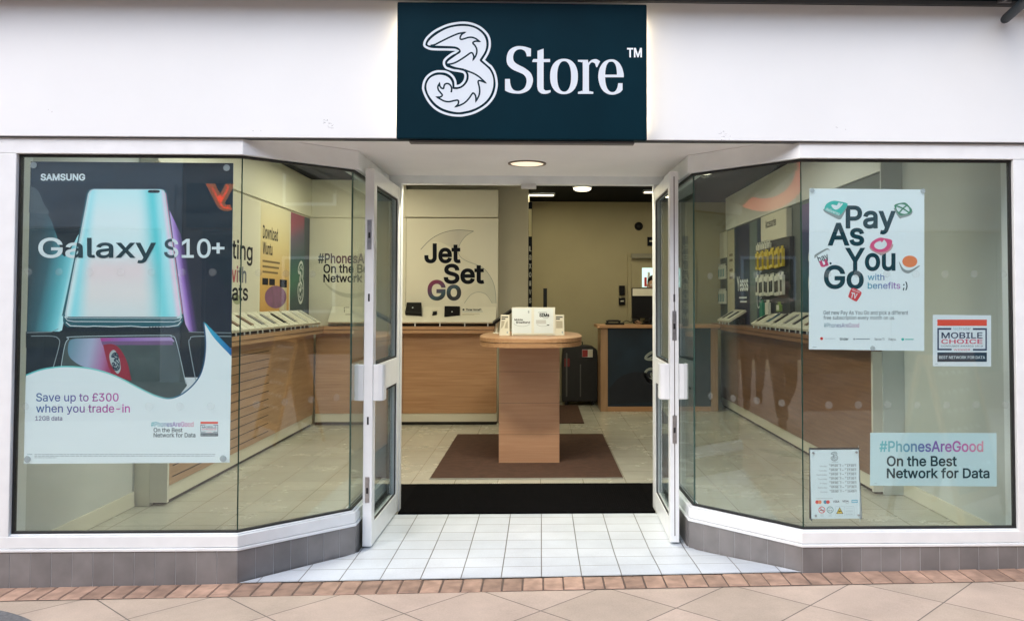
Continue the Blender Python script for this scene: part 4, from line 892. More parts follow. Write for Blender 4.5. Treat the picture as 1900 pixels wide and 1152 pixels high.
for i, (dn, y) in enumerate((('Monday', 345), ('Tuesday', 407), ('Wednesday', 467), ('Thursday', 528), ('Friday', 588), ('Saturday', 650), ('Sunday', 711))):
    wdt = 17*len(dn); s.text(dn, (335-wdt, y-12, 335, y+13), GREYP, 1, 0.0)
    o, cl = ('10:00', '16:00') if i == 6 else ('09:00', '17:30')
    yy = y-8; s.text(o, (390, yy-15, 490, yy+13), INKT, 2, 0.008); s.text(cl, (622, yy-15, 722, yy+13), INKT, 2, 0.008); s.rect(550, yy-1, 574, yy+3, INKT, 1)
    for xa, xb in ((366, 536), (590, 750)):
        s.rect(xa, yy-24, xb, yy-20, GREYP, 1); s.rect(xb-16, yy-20, xb, yy+12, mat('pale_grey_print', (0.46, 0.55, 0.57), 0.5), 1); s.rect(xa, yy-20, xa+14, yy-6, MATS['pale_grey_print'], 1)
s.rect(165, 799, 410, 803, GREYP, 1)
s.disc(183, 853, 26, 26, RED, 1); s.disc(222, 853, 26, 26, ORG, 2); s.disc(300, 853, 26, 26, mat('card_blue', (0.05, 0.30, 0.45), 0.4), 1); s.disc(338, 853, 26, 26, RED, 2)
s.text('VISA', (410, 832, 502, 862), NAVY, 1, 0.02); s.text('VISA', (543, 830, 635, 858), NAVY, 1, 0.02); s.rect(590, 874, 632, 880, FINE, 1); s.rect(675, 825, 765, 868, mat('card_aqua', (0.18, 0.52, 0.66), 0.4), 1); s.rect(684, 842, 756, 852, PWHITE, 2)
s.ring(248, 965, 48, 48, 9, RED, 1); s.ribbon([(215, 932), (281, 998)], 9, RED, 2); s.ribbon([(222, 968), (276, 968)], 10, INK, 1); s.ring(366, 965, 48, 48, 8, mat('print_green', (0.03, 0.22, 0.20), 0.5), 1)
s.disc(350, 975, 9, 12, GREYP, 1); s.disc(382, 975, 9, 12, GREYP, 1); s.ribbon(spline([(345, 950), (366, 944), (388, 950)], False, 4), 6, GREYP, 1)
s.poly([(503, 928), (554, 1022), (452, 1022)], INK, 1); s.poly([(503, 942), (543, 1016), (463, 1016)], mat('warning_yellow', (0.85, 0.60, 0.05), 0.4), 2); s.poly([(482, 988), (520, 976), (522, 988), (500, 998), (486, 1000)], INK, 3)
for q in ((440, 916, 712, 919), (440, 1052, 712, 1055), (440, 919, 443, 1052), (709, 919, 712, 1052), (570, 919, 573, 1052)): s.rect(*q, MATS['pale_grey_print'], 1)
for y in (940, 978, 985, 1008, 1028, 1036): s.rect(588, y, 690, y+3.5, MATS['pale_grey_print'], 1)
for x in (248, 366): 
    for y in (1028, 1042, 1056): s.rect(x-24, y, x+24, y+4, MATS['pale_grey_print'], 1)
s.rect(462, 1034, 545, 1038, MATS['pale_grey_print'], 1)
s.build('printed_face', HO)
for x, y in ((145, 152), (760, 146), (158, 1045), (772, 1043)):
    p = at_y(*hpx(x, y), PY-0.001); b = MB(); b.lathe((p.x, p.y, p.z), (0, -1, 0), [(0, 0.006), (0.003, 0.006), (0.004, 0.004)], STEEL, 14); b.build('screw', HO)
# ------------------------------------------------------------------ shop fittings
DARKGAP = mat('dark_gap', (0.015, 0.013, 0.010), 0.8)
def wall_counter(name, label, y0, y1, xw, xf, xt, slats):
    """a shallow counter along a side wall: xw wall side, xf front, xt edge of the overhanging top"""
    sg = 1 if xf > xw else -1
    t = thing(name, ((xw+xf)/2, (y0+y1)/2, 0), label, 'counter', 'wall counters of the shop')
    b = MB(); b.box(min(xw, xf), max(xw, xf), y0, y1, 0.13, 1.038, BEECHY if slats else WALN); b.build('body', t, 0.002)
    g = MB(); xs = xf+sg*0.0004
    for i in range(11 if slats else 0):
        z = 0.18+i*0.075; g.box(min(xs, xs+sg*0.0022), max(xs, xs+sg*0.0022), y0+0.05, y0+2.15, z, z+0.006, DARKGAP)
    if slats: gg = g.build('slat_grooves', t); gg['kind'] = 'stuff'
    k = MB(); k.box(min(xw, xf-sg*0.01), max(xw, xf-sg*0.01), y0+0.01, y1, 0.030, 0.129, PALE); k.build('kickboard', t)
    k = MB(); k.box(min(xw, xf-sg*0.03), max(xw, xf-sg*0.03), y0+0.02, y1, 0.0, 0.0295, DARKGAP); k.build('toe_shadow', t)  # dark base put in for the floor shadow under the kickboard
    e = MB(); e.box(min(xw, xf)-0.0, max(xw, xf), y0-0.030, y0-0.001, 0.02, 1.037, mat('end_panel_cream', (0.66, 0.64, 0.56), 0.45)); e.build('end_panel', t, 0.002)
    c = MB(); c.box(min(xw, xt), max(xw, xt), y0-0.04, y1, 1.080, 1.115, BEECHY if slats else WALN); c.box(min(xw, xt-sg*0.006), max(xw, xt-sg*0.006), y0-0.03, y1, 1.0385, 1.074, BEECHY if slats else WALN); c.box(min(xw, xt-sg*0.02), max(xw, xt-sg*0.02), y0-0.02, y1, 1.0741, 1.0799, DARKGAP); c.build('countertop', t)
    return t
wall_counter('wall_counter', 'long shallow wooden counter with slatted front behind the left window', 1.65, 5.40, -2.674, -2.555, -2.43, True)
wall_counter('wall_counter', 'long shallow wooden counter behind the right window, under the accessories', 1.88, 7.15, 2.519, 2.42, 2.29, False)
BC = thing('wall_counter', (-1.55, 5.5, 0), 'wooden counter below the Jet Set Go graphic on the rear partition', 'counter', 'wall counters of the shop')
b = MB(); b.box(-2.55, -1.564, 5.46, 5.62, 0.13, 1.038, BEECH); b.box(-1.560, -0.505, 5.46, 5.62, 0.13, 1.038, BEECH); b.build('body', BC, 0.002)
b = MB(); b.box(-2.55, -1.563, 5.466, 5.62, 0.035, 0.1285, PALE); b.box(-1.560, -0.50, 5.466, 5.62, 0.035, 0.1285, PALE); b.build('kickboard', BC)
b = MB(); b.box(-2.55, -0.505, 5.48, 5.62, 0.0, 0.0345, DARKGAP); b.build('toe_shadow', BC)  # same dark base, painting the shadow gap at the floor
b = MB(); b.box(-2.55, -0.53, 5.335, 5.62, 1.080, 1.115, BEECH); b.box(-2.55, -0.535, 5.341, 5.62, 1.0385, 1.074, BEECH); b.box(-2.55, -0.55, 5.355, 5.62, 1.0741, 1.0799, DARKGAP); b.build('countertop', BC)

# sloping display trays with a handset on each
def tray_proto(side, label, group):
    """side +1: leans against the left wall and faces +x"""
    t = thing('display_tray', (0, 0, 1.115), label, 'display tray', group)
    sg = side; W = 0.315
    f0, b0 = Vector((sg*0.115, 0, 1.165)), Vector((-sg*0.105, 0, 1.300))
    d = (b0-f0); n = Vector((-d.z*-1*sg, 0, abs(d.x))).normalized(); n = Vector((sg*abs(d.z), 0, abs(d.x))).normalized()
    mid = (f0+b0)/2
    p = MB(); p.obox(mid-n*0.014, d/2, Vector((0, W/2, 0)), n*0.014, PALE); p.build('panel', t, 0.003)
    r = MB()
    for yy in (-W/2+0.004, W/2-0.004): r.obox(mid+n*0.004, d/2*0.96, Vector((0, 0.003, 0)), n*0.0035, CREAMB)
    r.build('divider', t)
    c = random.choice
    h = MB(); h.obox(mid+n*0.006-d*0.02, d.normalized()*0.078, Vector((0, 0.034, 0)), n*0.0045, BLACK); h.build('handset', t, 0.002)
    pr = MB(); pr.flat = True
    q = mid+n*0.0012
    for k, (a0, a1) in enumerate(((0.055, 0.13),)):
        u = d.normalized()
        for j in range(3):
            a = -0.07+j*0.045; P = [q+u*a+Vector((0, 0.060, 0)), q+u*(a+0.030)+Vector((0, 0.060, 0)), q+u*(a+0.030)+Vector((0, 0.125, 0)), q+u*a+Vector((0, 0.125, 0))]
            pr.add(P, [(0, 1, 2, 3)], mat('price_card', (0.55, 0.50, 0.38), 0.5))
    pr.build('price_card', t)
    s_ = MB()
    for yy in (-0.1, 0.1):
        s_.box(min(sg*0.09, sg*0.10), max(sg*0.09, sg*0.10), yy-0.004, yy+0.004, 1.1155, 1.150, PWHITE)
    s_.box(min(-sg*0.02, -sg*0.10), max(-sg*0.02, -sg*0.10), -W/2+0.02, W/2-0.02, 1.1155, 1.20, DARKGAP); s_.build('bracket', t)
    return t
LT = tray_proto(1, 'cream sloping handset tray in the row on the left counter', 'handset trays on the left counter')
LT.location = (-2.548, 2.05, 1.115)
for i in range(1, 10): dup(LT, (-2.548, 2.05+i*0.335, 1.115))
RT = tray_proto(-1, 'cream sloping handset tray in the row on the right counter', 'handset trays on the right counter')
RT.location = (2.40, 2.45, 1.115)
for i in range(1, 8): dup(RT, (2.40, 2.45+i*0.335, 1.115))
for yy in (6.25, 6.585): dup(RT, (2.40, yy, 1.115), 'cream sloping handset tray in the pair standing apart on the right counter', 'pair of handset trays on the right counter')

# the handsets differ from tray to tray
random.seed(21)
HM = [BLACK, mat('white_handset', (0.55, 0.55, 0.52), 0.3), mat('blue_screen', (0.05, 0.12, 0.20), 0.15), mat('brown_case', (0.12, 0.06, 0.03), 0.4), mat('grey_handset', (0.18, 0.18, 0.18), 0.3), BLACK]
for o in [o for o in COL.objects if o.name.startswith('handset') and o.parent and o.parent.name.startswith('display_tray')]:
    o.data = o.data.copy(); o.data.materials[0] = random.choice(HM); o.location.y = random.uniform(-0.05, 0.03)
# router display on the rear counter
def sloped(x0, x1, m, name, parent, y0=5.39, y1=5.59, z0=1.165, z1=1.335, th=0.025):
    d = Vector((0, y1-y0, z1-z0)); n = Vector((0, -d.z, d.y)).normalized(); c = Vector(((x0+x1)/2, (y0+y1)/2, (z0+z1)/2))
    b = MB(); b.obox(c-n*th/2, Vector(((x1-x0)/2, 0, 0)), d/2, n*th/2, m); b.build(name, parent, 0.003)
    return c, d.normalized(), n
RB_ = thing('router_display', (-1.0, 5.5, 1.115), 'cream sloping stand with black routers and small print on the rear counter', 'display stand')
c_, u_, n_ = sloped(-1.60, -0.515, PALE, 'panel', RB_)
b = MB()
for x in (-1.42, -1.14, -0.86, -0.60): b.box(x-0.005, x+0.005, 5.385, 5.395, 1.1155, 1.160, PWHITE)
b.box(-1.59, -0.52, 5.46, 5.55, 1.1155, 1.21, DARKGAP); b.build('bracket', RB_)
bp = lambda px, py, l: (lambda d: CAM+d*((c_-CAM).dot(n_)/d.dot(n_))+n_*l*0.0004)(ray(px, py))
s = Sheet(bp); s.disc(860, 574.5, 2.2, 1.7, INK, 2, 12); s.text('Three HomeFi', (864, 572.5, 893, 576.6), INK, 2, 0.03); s.rect(857.5, 577.5, 896, 578.6, GREYP, 2); s.rect(857.5, 582, 890, 582.8, mat('tan_print', (0.42, 0.38, 0.26), 0.5), 2); s.rect(857.5, 583.8, 880, 584.5, MATS['tan_print'], 2)
s.rect(801, 576, 813, 577, MATS['tan_print'], 2); s.build('printed_label', RB_)
def slab(name, label, quad, th, cat, logo=None):
    P = [Vector(bp(*q, 1)) for q in quad]; t = thing(name, (P[2].x, P[2].y, P[2].z), label, cat)
    b = MB(); V = P+[p+n_*th for p in P]; b.add(V, [(0, 3, 2, 1), (4, 5, 6, 7)]+[(i, (i+1) % 4, 4+(i+1) % 4, 4+i) for i in range(4)], BLACK); b.build('casing', t, 0.004)
    if logo:
        q = Vector(bp(*logo, 1))+n_*(th+0.0008); k = MB(); k.lathe(q, n_, [(0, 0.008), (0.001, 0.008)], PWHITE, 12); k.build('logo_light', t)
slab('router', 'square black router at the end of the cream display stand', [(755.5, 567), (782.5, 567), (783, 587), (752, 585)], 0.05, 'router', (766.5, 577))
slab('mobile_hotspot', 'tiny black pocket router lying on the cream display stand', [(803, 579.5), (811, 578.8), (811, 584.5), (802, 586)], 0.015, 'router')
slab('router', 'wide flat black router beside the printed words on the cream stand', [(825, 570), (853.5, 570.5), (853.5, 585.5), (824.5, 588.5)], 0.02, 'router', (839, 581))
LBRD = thing('display_stand', (-2.1, 5.5, 1.115), 'cream sloping board with printed bullet points on the rear counter, seen through the left window', 'display stand')
sloped(-2.40, -1.64, PALE, 'panel', LBRD); s = Sheet(bp)
for y in (571.5, 575, 578): s.disc(639, y, 1.1, 1.0, INK, 2, 10)
for y, x in ((570, 648), (583, 652)): s.rect(641, y, x, y+0.9, INK, 2)
s.build('printed_label', LBRD)

# ------------------------------------------------------------------ graphics on the walls
def gpanel(name, label, Y=None, X=None): pass
GR = 'wall graphics inside the shop'
JS = thing('wall_graphic', (-1.0, 5.62, 1.4), 'cream wall graphic reading Jet Set Go with a curling swoosh', 'poster', GR)
pj = plane_y(5.6205); s = Sheet(pj); cj = lambda x, y: (720+x/3.389, 320+y/3.389)
J = lambda pts: [cj(*p[:2])+tuple(p[2:]) for p in pts]
jbox = lambda a: (*cj(a[0], a[1]), *cj(a[2], a[3]))
SWG = gx('swoosh_shade', 785, 878, 430, 5.62, [(0, (0.72, 0.69, 0.55)), (0.7, (0.54, 0.52, 0.45)), (1, (0.62, 0.60, 0.49))])
s.poly(spline(J([(205, 485, 1), (270, 420), (350, 378), (440, 362), (538, 370, 1), (490, 400), (455, 445), (440, 490), (330, 440), (260, 440)]), True, 5), SWG, 1)
s.poly(spline(J([(440, 490), (455, 530), (500, 560), (590, 595), (640, 650), (670, 720), (680, 822, 1), (655, 822, 1), (630, 775), (570, 752), (520, 770), (480, 822, 1), (470, 760), (560, 690), (560, 600)]), True, 5), gx('swoosh_shade_low', 855, 921, 540, 5.62, [(0, (0.70, 0.67, 0.54)), (1, (0.55, 0.56, 0.46))]), 1)
ED = mat('swoosh_edge', (0.10, 0.11, 0.10), 0.5)
s.ribbon(spline(J([(205, 485), (270, 420), (350, 378), (440, 362), (538, 370)]), False, 6), 0.9, ED, 2)
s.ribbon(spline(J([(538, 370), (490, 400), (455, 445), (440, 490), (455, 530), (500, 560), (590, 595), (640, 650), (670, 720), (680, 822)]), False, 6), 0.8, mat('swoosh_edge_pale', (0.22, 0.26, 0.22), 0.5), 2)
s.ribbon(spline(J([(480, 822), (520, 770), (570, 752), (620, 770), (655, 822)]), False, 6), 0.7, MATS['swoosh_edge_pale'], 2)
s.text('Jet', jbox((228, 446, 456, 572)), INK, 3, 0.026); s.text('Set', jbox((350, 574, 604, 702)), INK, 3, 0.026)
s.text('Go', jbox((248, 675, 460, 806)), grad('go_ink', tuple(at_y(*cj(270, 680), 5.62)), tuple(at_y(*cj(330, 800), 5.62)), [(0, (0.22, 0.012, 0.06)), (0.45, (0.10, 0.04, 0.10)), (0.75, (0.03, 0.08, 0.11)), (1, (0.012, 0.014, 0.02))]), 3, 0.026)
s.build('printed_face', JS)
PW = thing('wall_graphic', (-2.1, 5.62, 1.4), 'cream wall graphic reading On the Best Network for Data within a round swoosh', 'poster', GR)
s = Sheet(plane_y(5.6235))
s.disc(655, 495, 62, 58, mat('swoosh_disc', (0.50, 0.50, 0.40), 0.5), 1, 40); s.disc(652, 488, 63, 57, CREAMB, 2, 40)
HB = gx('hashtag_wall', 590, 735, 480, 5.62, [(0, (0.04, 0.06, 0.06)), (0.3, (0.10, 0.03, 0.06)), (0.6, (0.06, 0.03, 0.10)), (1, (0.02, 0.03, 0.05))])
s.text('#PhonesAreGood', (590, 470, 737, 489), HB, 3, 0.02); s.text('On the Best', (600, 490, 700, 507), INK, 3, 0.02); s.text('Network for Data', (600, 508, 745, 524), INK, 3, 0.02)
s.build('printed_face', PW)
def xplane(X, sg): return lambda x, y, l: (lambda p: (X+sg*l*0.0006, p.y, p.z))(at_x(x, y, X))
XL = -2.6745
def xtext(s, t, X, sg, y0, y1, z0, z1, m, l, bold=0.015):
    keep = s.pm; s.pm = lambda u, v, ly: (X+sg*ly*0.0006, y0+(y1-y0)*u, z1+(z0-z1)*v); s.text(t, (0, 0, 1, 1), m, l, bold); s.pm = keep
def xgrad(name, X, y0, z0, y1, z1, stops): return grad(name, (X, y0, z0), (X, y1, z1), stops)
def xrect(s, X, sg, y0, y1, z0, z1, m, l): s.add([(X+sg*l*0.0006, y0, z0), (X+sg*l*0.0006, y1, z0), (X+sg*l*0.0006, y1, z1), (X+sg*l*0.0006, y0, z1)], [(0, 1, 2, 3)], m)
# left wall, front to back: bursting with treats, the yellow app poster, the dark rainbow poster
BT = thing('wall_graphic', (XL, 3.3, 1.3), 'cream wall poster reading Bursting with treats beside the yellow poster', 'poster', GR)
s = Sheet(xplane(XL, 1)); xrect(s, XL, 1, 2.0, 3.84, 1.12, 2.35, mat('cream_poster', (0.66, 0.63, 0.52), 0.45), 1)
xtext(s, 'Bursting', XL, 1, 2.50, 3.66, 1.72, 1.94, INK, 2); xtext(s, 'with', XL, 1, 3.05, 3.50, 1.56, 1.71, grad('with_ink', (XL, 3.05, 1.6), (XL, 3.5, 1.6), [(0, (0.45, 0.03, 0.05)), (0.45, (0.35, 0.03, 0.06)), (0.55, (0.08, 0.10, 0.16)), (1, (0.06, 0.08, 0.14))]), 2); xtext(s, 'treats', XL, 1, 2.75, 3.55, 1.40, 1.54, INK, 2)
s.disc(440, 556, 8, 9, mat('treat_green', (0.30, 0.33, 0.20), 0.5), 2); s.build('printed_face', BT)
DW = thing('wall_graphic', (XL, 4.35, 1.3), 'yellow wall poster reading Download with a purple ball', 'poster', GR)
s = Sheet(xplane(XL, 1)); xrect(s, XL, 1, 3.88, 4.83, 1.12, 2.35, xgrad('yellow_poster', XL, 4.3, 1.12, 4.3, 2.35, [(0, (0.52, 0.24, 0.03)), (0.35, (0.62, 0.36, 0.08)), (0.7, (0.66, 0.54, 0.28)), (1, (0.66, 0.61, 0.44))]), 1)
xtext(s, 'Download', XL, 1, 3.95, 4.42, 2.00, 2.13, INK, 2); xtext(s, 'Wuntu', XL, 1, 3.95, 4.25, 1.85, 1.97, INK, 2)
for i in range(3): xrect(s, XL, 1, 3.95, 4.50-0.03*i, 1.775-i*0.052, 1.795-i*0.052, mat('brown_print', (0.16, 0.10, 0.03), 0.5), 2)
xrect(s, XL, 1, 3.95, 4.13, 1.555, 1.62, INK, 2); xrect(s, XL, 1, 4.16, 4.34, 1.555, 1.62, INK, 2)
xrect(s, XL, 1, 4.50, 4.75, 1.30, 1.61, mat('pale_phone', (0.56, 0.48, 0.30), 0.5), 2); xrect(s, XL, 1, 4.50, 4.75, 1.54, 1.62, INK, 3)
s.poly([(511+20*math.cos(a*math.pi/16), 551+21*math.sin(a*math.pi/16)) for a in range(32)], mat('purple_ball', (0.19, 0.05, 0.16), 0.4, var=0.3, vscale=9), 4); s.build('printed_face', DW)
RP = thing('wall_graphic', (XL, 5.3, 1.3), 'dark rainbow wall poster with a white outlined 3 in the left rear corner', 'poster', GR)
s = Sheet(xplane(XL, 1)); xrect(s, XL, 1, 4.87, 5.62, 1.12, 2.35, xgrad('rainbow_poster', XL, 5.25, 1.15, 5.0, 2.35, [(0, (0.012, 0.02, 0.04)), (0.25, (0.02, 0.06, 0.07)), (0.42, (0.03, 0.15, 0.10)), (0.6, (0.03, 0.09, 0.11)), (0.78, (0.10, 0.07, 0.14)), (0.9, (0.30, 0.05, 0.10)), (1, (0.26, 0.04, 0.10))]), 1)
xrect(s, XL, 1, 5.40, 5.62, 1.12, 2.35, xgrad('rainbow_edge', XL, 5.4, 1.5, 5.62, 1.5, [(0, (0.03, 0.07, 0.09)), (1, (0.012, 0.02, 0.045))]), 2)
emblem(s, lambda x, y, l: (XL+l*0.0006, 5.14+x/1880*0.27, 1.86-y/2240*0.50), 3, None, PWHITE, PWHITE, 4, 60, 70); s.build('printed_face', RP)

# right wall
XR = 2.5195
PP = thing('wall_graphic', (XR, 3.5, 1.3), 'purple to blue wall poster with a white outlined 3 on the right wall', 'poster', GR)
s = Sheet(xplane(XR, -1)); xrect(s, XR, -1, 3.10, 3.84, 1.12, 2.33, xgrad('purple_poster', XR, 3.5, 1.12, 3.4, 2.33, [(0, (0.01, 0.05, 0.08)), (0.4, (0.015, 0.10, 0.16)), (0.75, (0.04, 0.05, 0.18)), (1, (0.13, 0.05, 0.24))]), 1)
emblem(s, lambda x, y, l: (XR-l*0.0006, 3.68-x/1880*0.36, 1.95-y/2240*0.55), 2, None, PWHITE, PWHITE, 4, 50, 60); s.build('printed_face', PP)
AB = thing('accessory_stand', (XR, 4.7, 1.3), 'tall display panel headed Accessories on the right wall', 'display panel')
b = MB(); b.box(2.470, 2.5185, 4.10, 5.20, 1.12, 2.05, mat('dark_slatwall', (0.030, 0.034, 0.032), 0.5)); b.build('back_panel', AB, 0.002)
b = MB(); b.box(2.462, 2.5185, 4.18, 5.18, 2.052, 2.345, PALE); hb = b.build('header_board', AB, 0.003)
s = Sheet(xplane(2.462, -1)); xtext(s, 'Accessories', 2.462, -1, 4.98, 4.55, 2.20, 2.29, mat('grey_lettering', (0.10, 0.10, 0.09), 0.5), 2); s.build('lettering', AB)
AB2 = thing('accessory_stand', (XR, 6.95, 1.3), 'narrow display panel far back on the right wall', 'display panel')
b = MB(); b.box(2.53, 2.6485, 7.22, 7.69, 1.12, 2.0, MATS['dark_slatwall']); b.build('back_panel', AB2); b = MB(); b.box(2.52, 2.6485, 7.21, 7.69, 2.001, 2.36, PALE); b.build('header_board', AB2, 0.003)
YS = thing('wall_graphic', (XR, 6.4, 1.3), 'navy wall poster reading Yesss on the right wall', 'poster', GR)
s = Sheet(xplane(XR, -1)); xrect(s, XR, -1, 5.95, 6.75, 1.12, 2.35, mat('deep_navy_poster', (0.006, 0.018, 0.060), 0.4, var=0.3, vscale=4), 1); xtext(s, 'Yesss', XR, -1, 6.62, 6.02, 1.53, 1.72, PWHITE, 2, 0.02); xrect(s, XR, -1, 6.10, 6.5, 1.44, 1.46, PWHITE, 2); xrect(s, XR, -1, 6.1, 6.45, 1.39, 1.41, PWHITE, 2); s.build('printed_face', YS)
CR = thing('wall_graphic', (XR, 6.97, 1.3), 'narrow cream wall poster with dark headings beside the navy poster', 'poster', GR)
s = Sheet(xplane(XR, -1)); xrect(s, XR, -1, 6.76, 7.18, 1.12, 2.35, mat('tan_poster', (0.50, 0.46, 0.31), 0.5), 1)
for i, z in enumerate((2.0, 1.93, 1.80, 1.70)): xrect(s, XR, -1, 6.86, 7.06, z, z+0.035, mat('brown_print', (0.16, 0.10, 0.03), 0.5), 2)
s.build('printed_face', CR)
BP = thing('wall_graphic', (XR, 5.6, 1.3), 'slim blue wall panel with pale rings between the navy poster and the accessories', 'poster', GR)
s = Sheet(xplane(XR, -1)); xrect(s, XR, -1, 5.22, 5.92, 1.12, 2.35, xgrad('slim_blue', XR, 5.9, 1.5, 5.2, 1.5, [(0, (0.13, 0.17, 0.17)), (0.4, (0.12, 0.18, 0.17)), (0.5, (0.02, 0.05, 0.09)), (1, (0.018, 0.045, 0.09))]), 1)
for z in (1.72, 1.42):
    P = [(5.52+0.07*math.cos(a*math.pi/10), z+0.09*math.sin(a*math.pi/10)) for a in range(20)]; s.pm = lambda u, v, l: (XR-l*0.0006, u, v); s.ribbon(P, 0.012, PWHITE, 3, True); xrect(s, XR, -1, 5.28, 5.42, z+0.02, z+0.03, PWHITE, 3); xrect(s, XR, -1, 5.28, 5.42, z-0.02, z-0.01, PWHITE, 3)
s.build('printed_face', BP)
# packets hanging on the accessory panel
def packet(kind, m, m2, w_, h_, label, group):
    t = thing('accessory_packet', (0, 0, 0), label, 'packet', group)
    b = MB(); b.box(-0.016, 0.016, -w_/2, w_/2, -h_, -0.03, m); b.build('box', t, 0.003)
    b = MB(); b.box(-0.002, 0.002, -w_/2+0.005, w_/2-0.005, -0.0302, 0.0, m); b.build('hang_tab', t)
    if m2: b = MB(); b.box(-0.0172, -0.0165, -w_/2+0.012, w_/2-0.012, -h_*0.85, -h_*0.35, m2); b.build('window_print', t)
    b = MB(); b.tube([(0.045, 0, -0.008), (-0.03, 0, -0.008), (-0.034, 0, 0.002)], 0.0025, STEEL, 6); b.build('hook', t)
    return t
YEL = mat('yellow_packet', (0.62, 0.47, 0.03), 0.35); GRNP = mat('green_packet', (0.02, 0.22, 0.14), 0.4); WPK = mat('white_packet', (0.62, 0.63, 0.56), 0.4); TLP = mat('teal_packet', (0.04, 0.20, 0.22), 0.4)
pk = packet('y', YEL, mat('packet_brown', (0.12, 0.09, 0.02), 0.4), 0.085, 0.21, 'yellow accessory packet hanging in the upper row under the Accessories board', 'yellow packets under the Accessories board')
pk.location = (2.425, 4.20, 1.965)
for i in range(1, 10): dup(pk, (2.425-(i % 2)*0.012, 4.20+i*0.105, 1.965-(i % 3)*0.006))
wp = packet('w', WPK, BLACK, 0.085, 0.23, 'white accessory packet with a black window hanging in the middle row', 'white packets in the middle row')
wp.location = (2.425, 4.20, 1.70)
for i in range(1, 10): dup(wp, (2.425-(i % 2)*0.010, 4.20+i*0.105, 1.70-(i % 3)*0.005))
ts = packet('s', WPK, None, 0.05, 0.09, 'small pale accessory packet on the topmost hooks', 'small packets on the topmost hooks'); ts.location = (2.43, 4.7, 2.06)
for i in range(1, 6): dup(ts, (2.43, 4.7+i*0.1, 2.06))
lw = packet('g', GRNP, None, 0.11, 0.20, 'green accessory packet hanging low beside the handset trays', None); lw.location = (2.42, 4.98, 1.42)
l2 = packet('g', WPK, None, 0.12, 0.16, 'white accessory packet hanging low between the green packet and the trays', None); l2.location = (2.42, 4.74, 1.42)
l3 = packet('g', mat('lime_packet', (0.18, 0.28, 0.05), 0.4), WPK, 0.12, 0.10, 'lime green topped packet hanging low over the handset trays', None); l3.location = (2.42, 4.30, 1.40)
fw = packet('f', WPK, TLP, 0.085, 0.21, 'pale packet hanging on the far panel behind the cream poster', 'packets on the far panel'); fw.location = (2.50, 7.27, 1.92)
for i in range(1, 8): dup(fw, (2.50, 7.27+(i % 4)*0.105, 1.92-(i//4)*0.34))

# ------------------------------------------------------------------ centre table with leaflets, rug, mat
TB = thing('display_table', (-0.09, 3.55, 0), 'tall wooden table with a rounded top on one broad pillar', 'table')
TOPX, TOPY = (-0.553, 0.373), (2.73, 4.55)
def ell_top(cx, cy, rx, ry, p=3.0, n=56):
    return [(cx+rx*math.copysign(abs(math.cos(a))**(2/p), math.cos(a)), cy+ry*math.copysign(abs(math.sin(a))**(2/p), math.sin(a))) for a in [2*math.pi*k/n for k in range(n)]]
def rr(x0, x1, y0, y1, bul, n=10):
    """rounded top: bowed ends, soft corners"""
    cx = (x0+x1)/2; P = []
    for k in range(n+1):
        t = -1+2*k/n; P.append((cx+(x1-x0)/2*math.copysign(min(1, abs(t)**0.8), t)*(0.97), y0+bul*abs(t)**3.0))
    for k in range(n+1):
        t = 1-2*k/n; P.append((cx+(x1-x0)/2*math.copysign(min(1, abs(t)**0.8), t)*(0.97), y1-bul*abs(t)**3.0))
    return P
o_ = ell_top(-0.09, 3.66, 0.463, 0.93)
b = MB(); b.prism(o_, 1.056, 1.090, BEECH); b.prism([(x*0.997-0.0003, 3.64+(y-3.64)*0.997) for x, y in o_], 1.015, 1.0505, BEECH); b.prism([(x*0.985-0.001, 3.64+(y-3.64)*0.985) for x, y in o_], 1.0506, 1.0559, DARKGAP); b.build('tabletop', TB)
PILW = wood('beech_pillar', (0.56, 0.30, 0.175), (0.63, 0.365, 0.225), 'x', 0.38)
b = MB(); b.box(-0.361, 0.163, 3.105, 4.15, 0.005, 1.0145, PILW); b.build('pillar', TB, 0.002)
g = MB()
for z in (0.25, 0.52, 0.79): g.box(-0.3612, 0.1632, 3.1044, 3.1049, z, z+0.0015, DARKGAP)
gg = g.build('panel_joints', TB); gg['kind'] = 'stuff'
RUG = mat('brown_rug', (0.072, 0.034, 0.021), 1.0, var=0.25, vscale=14, bump=0.9, bscale=500)
b = MB(); b.box(-0.872, 0.655, 2.475, 4.73, 0.0, 0.008, RUG); rg = b.build('rug', None, 0.002); tag(rg, 'brown rectangular rug under the central table', 'rug')
e = MB(); e.box(-0.876, 0.659, 2.462, 2.4745, 0.0, 0.006, mat('aluminium_trim', (0.55, 0.54, 0.50), 0.4, 0.6)); e.build('edge_strip', rg)
b = MB(); b.box(0.20, 0.50, 5.55, 7.25, 0.0, 0.008, RUG); tag(b.build('rug'), 'dark brown strip of matting behind the central table', 'rug')
MATM = mat('black_entrance_matting', (0.0035, 0.0035, 0.004), 1.0, var=0.4, vscale=30, bump=0.6, bscale=300, spec=0.05)
b = MB(); b.box(-0.938, 0.762, 1.345, 1.505, -0.002, 0.010, MATM); b.box(-1.2, 1.05, 1.5051, 2.245, -0.002, 0.010, MATM)
x = -0.935
while x < 0.755: b.box(x, x+0.006, 1.337, 2.24, 0.0101, 0.0135, MATM); x += 0.0155
tag(b.build('entrance_mat'), 'ribbed black entrance mat just inside the open doors', 'mat')
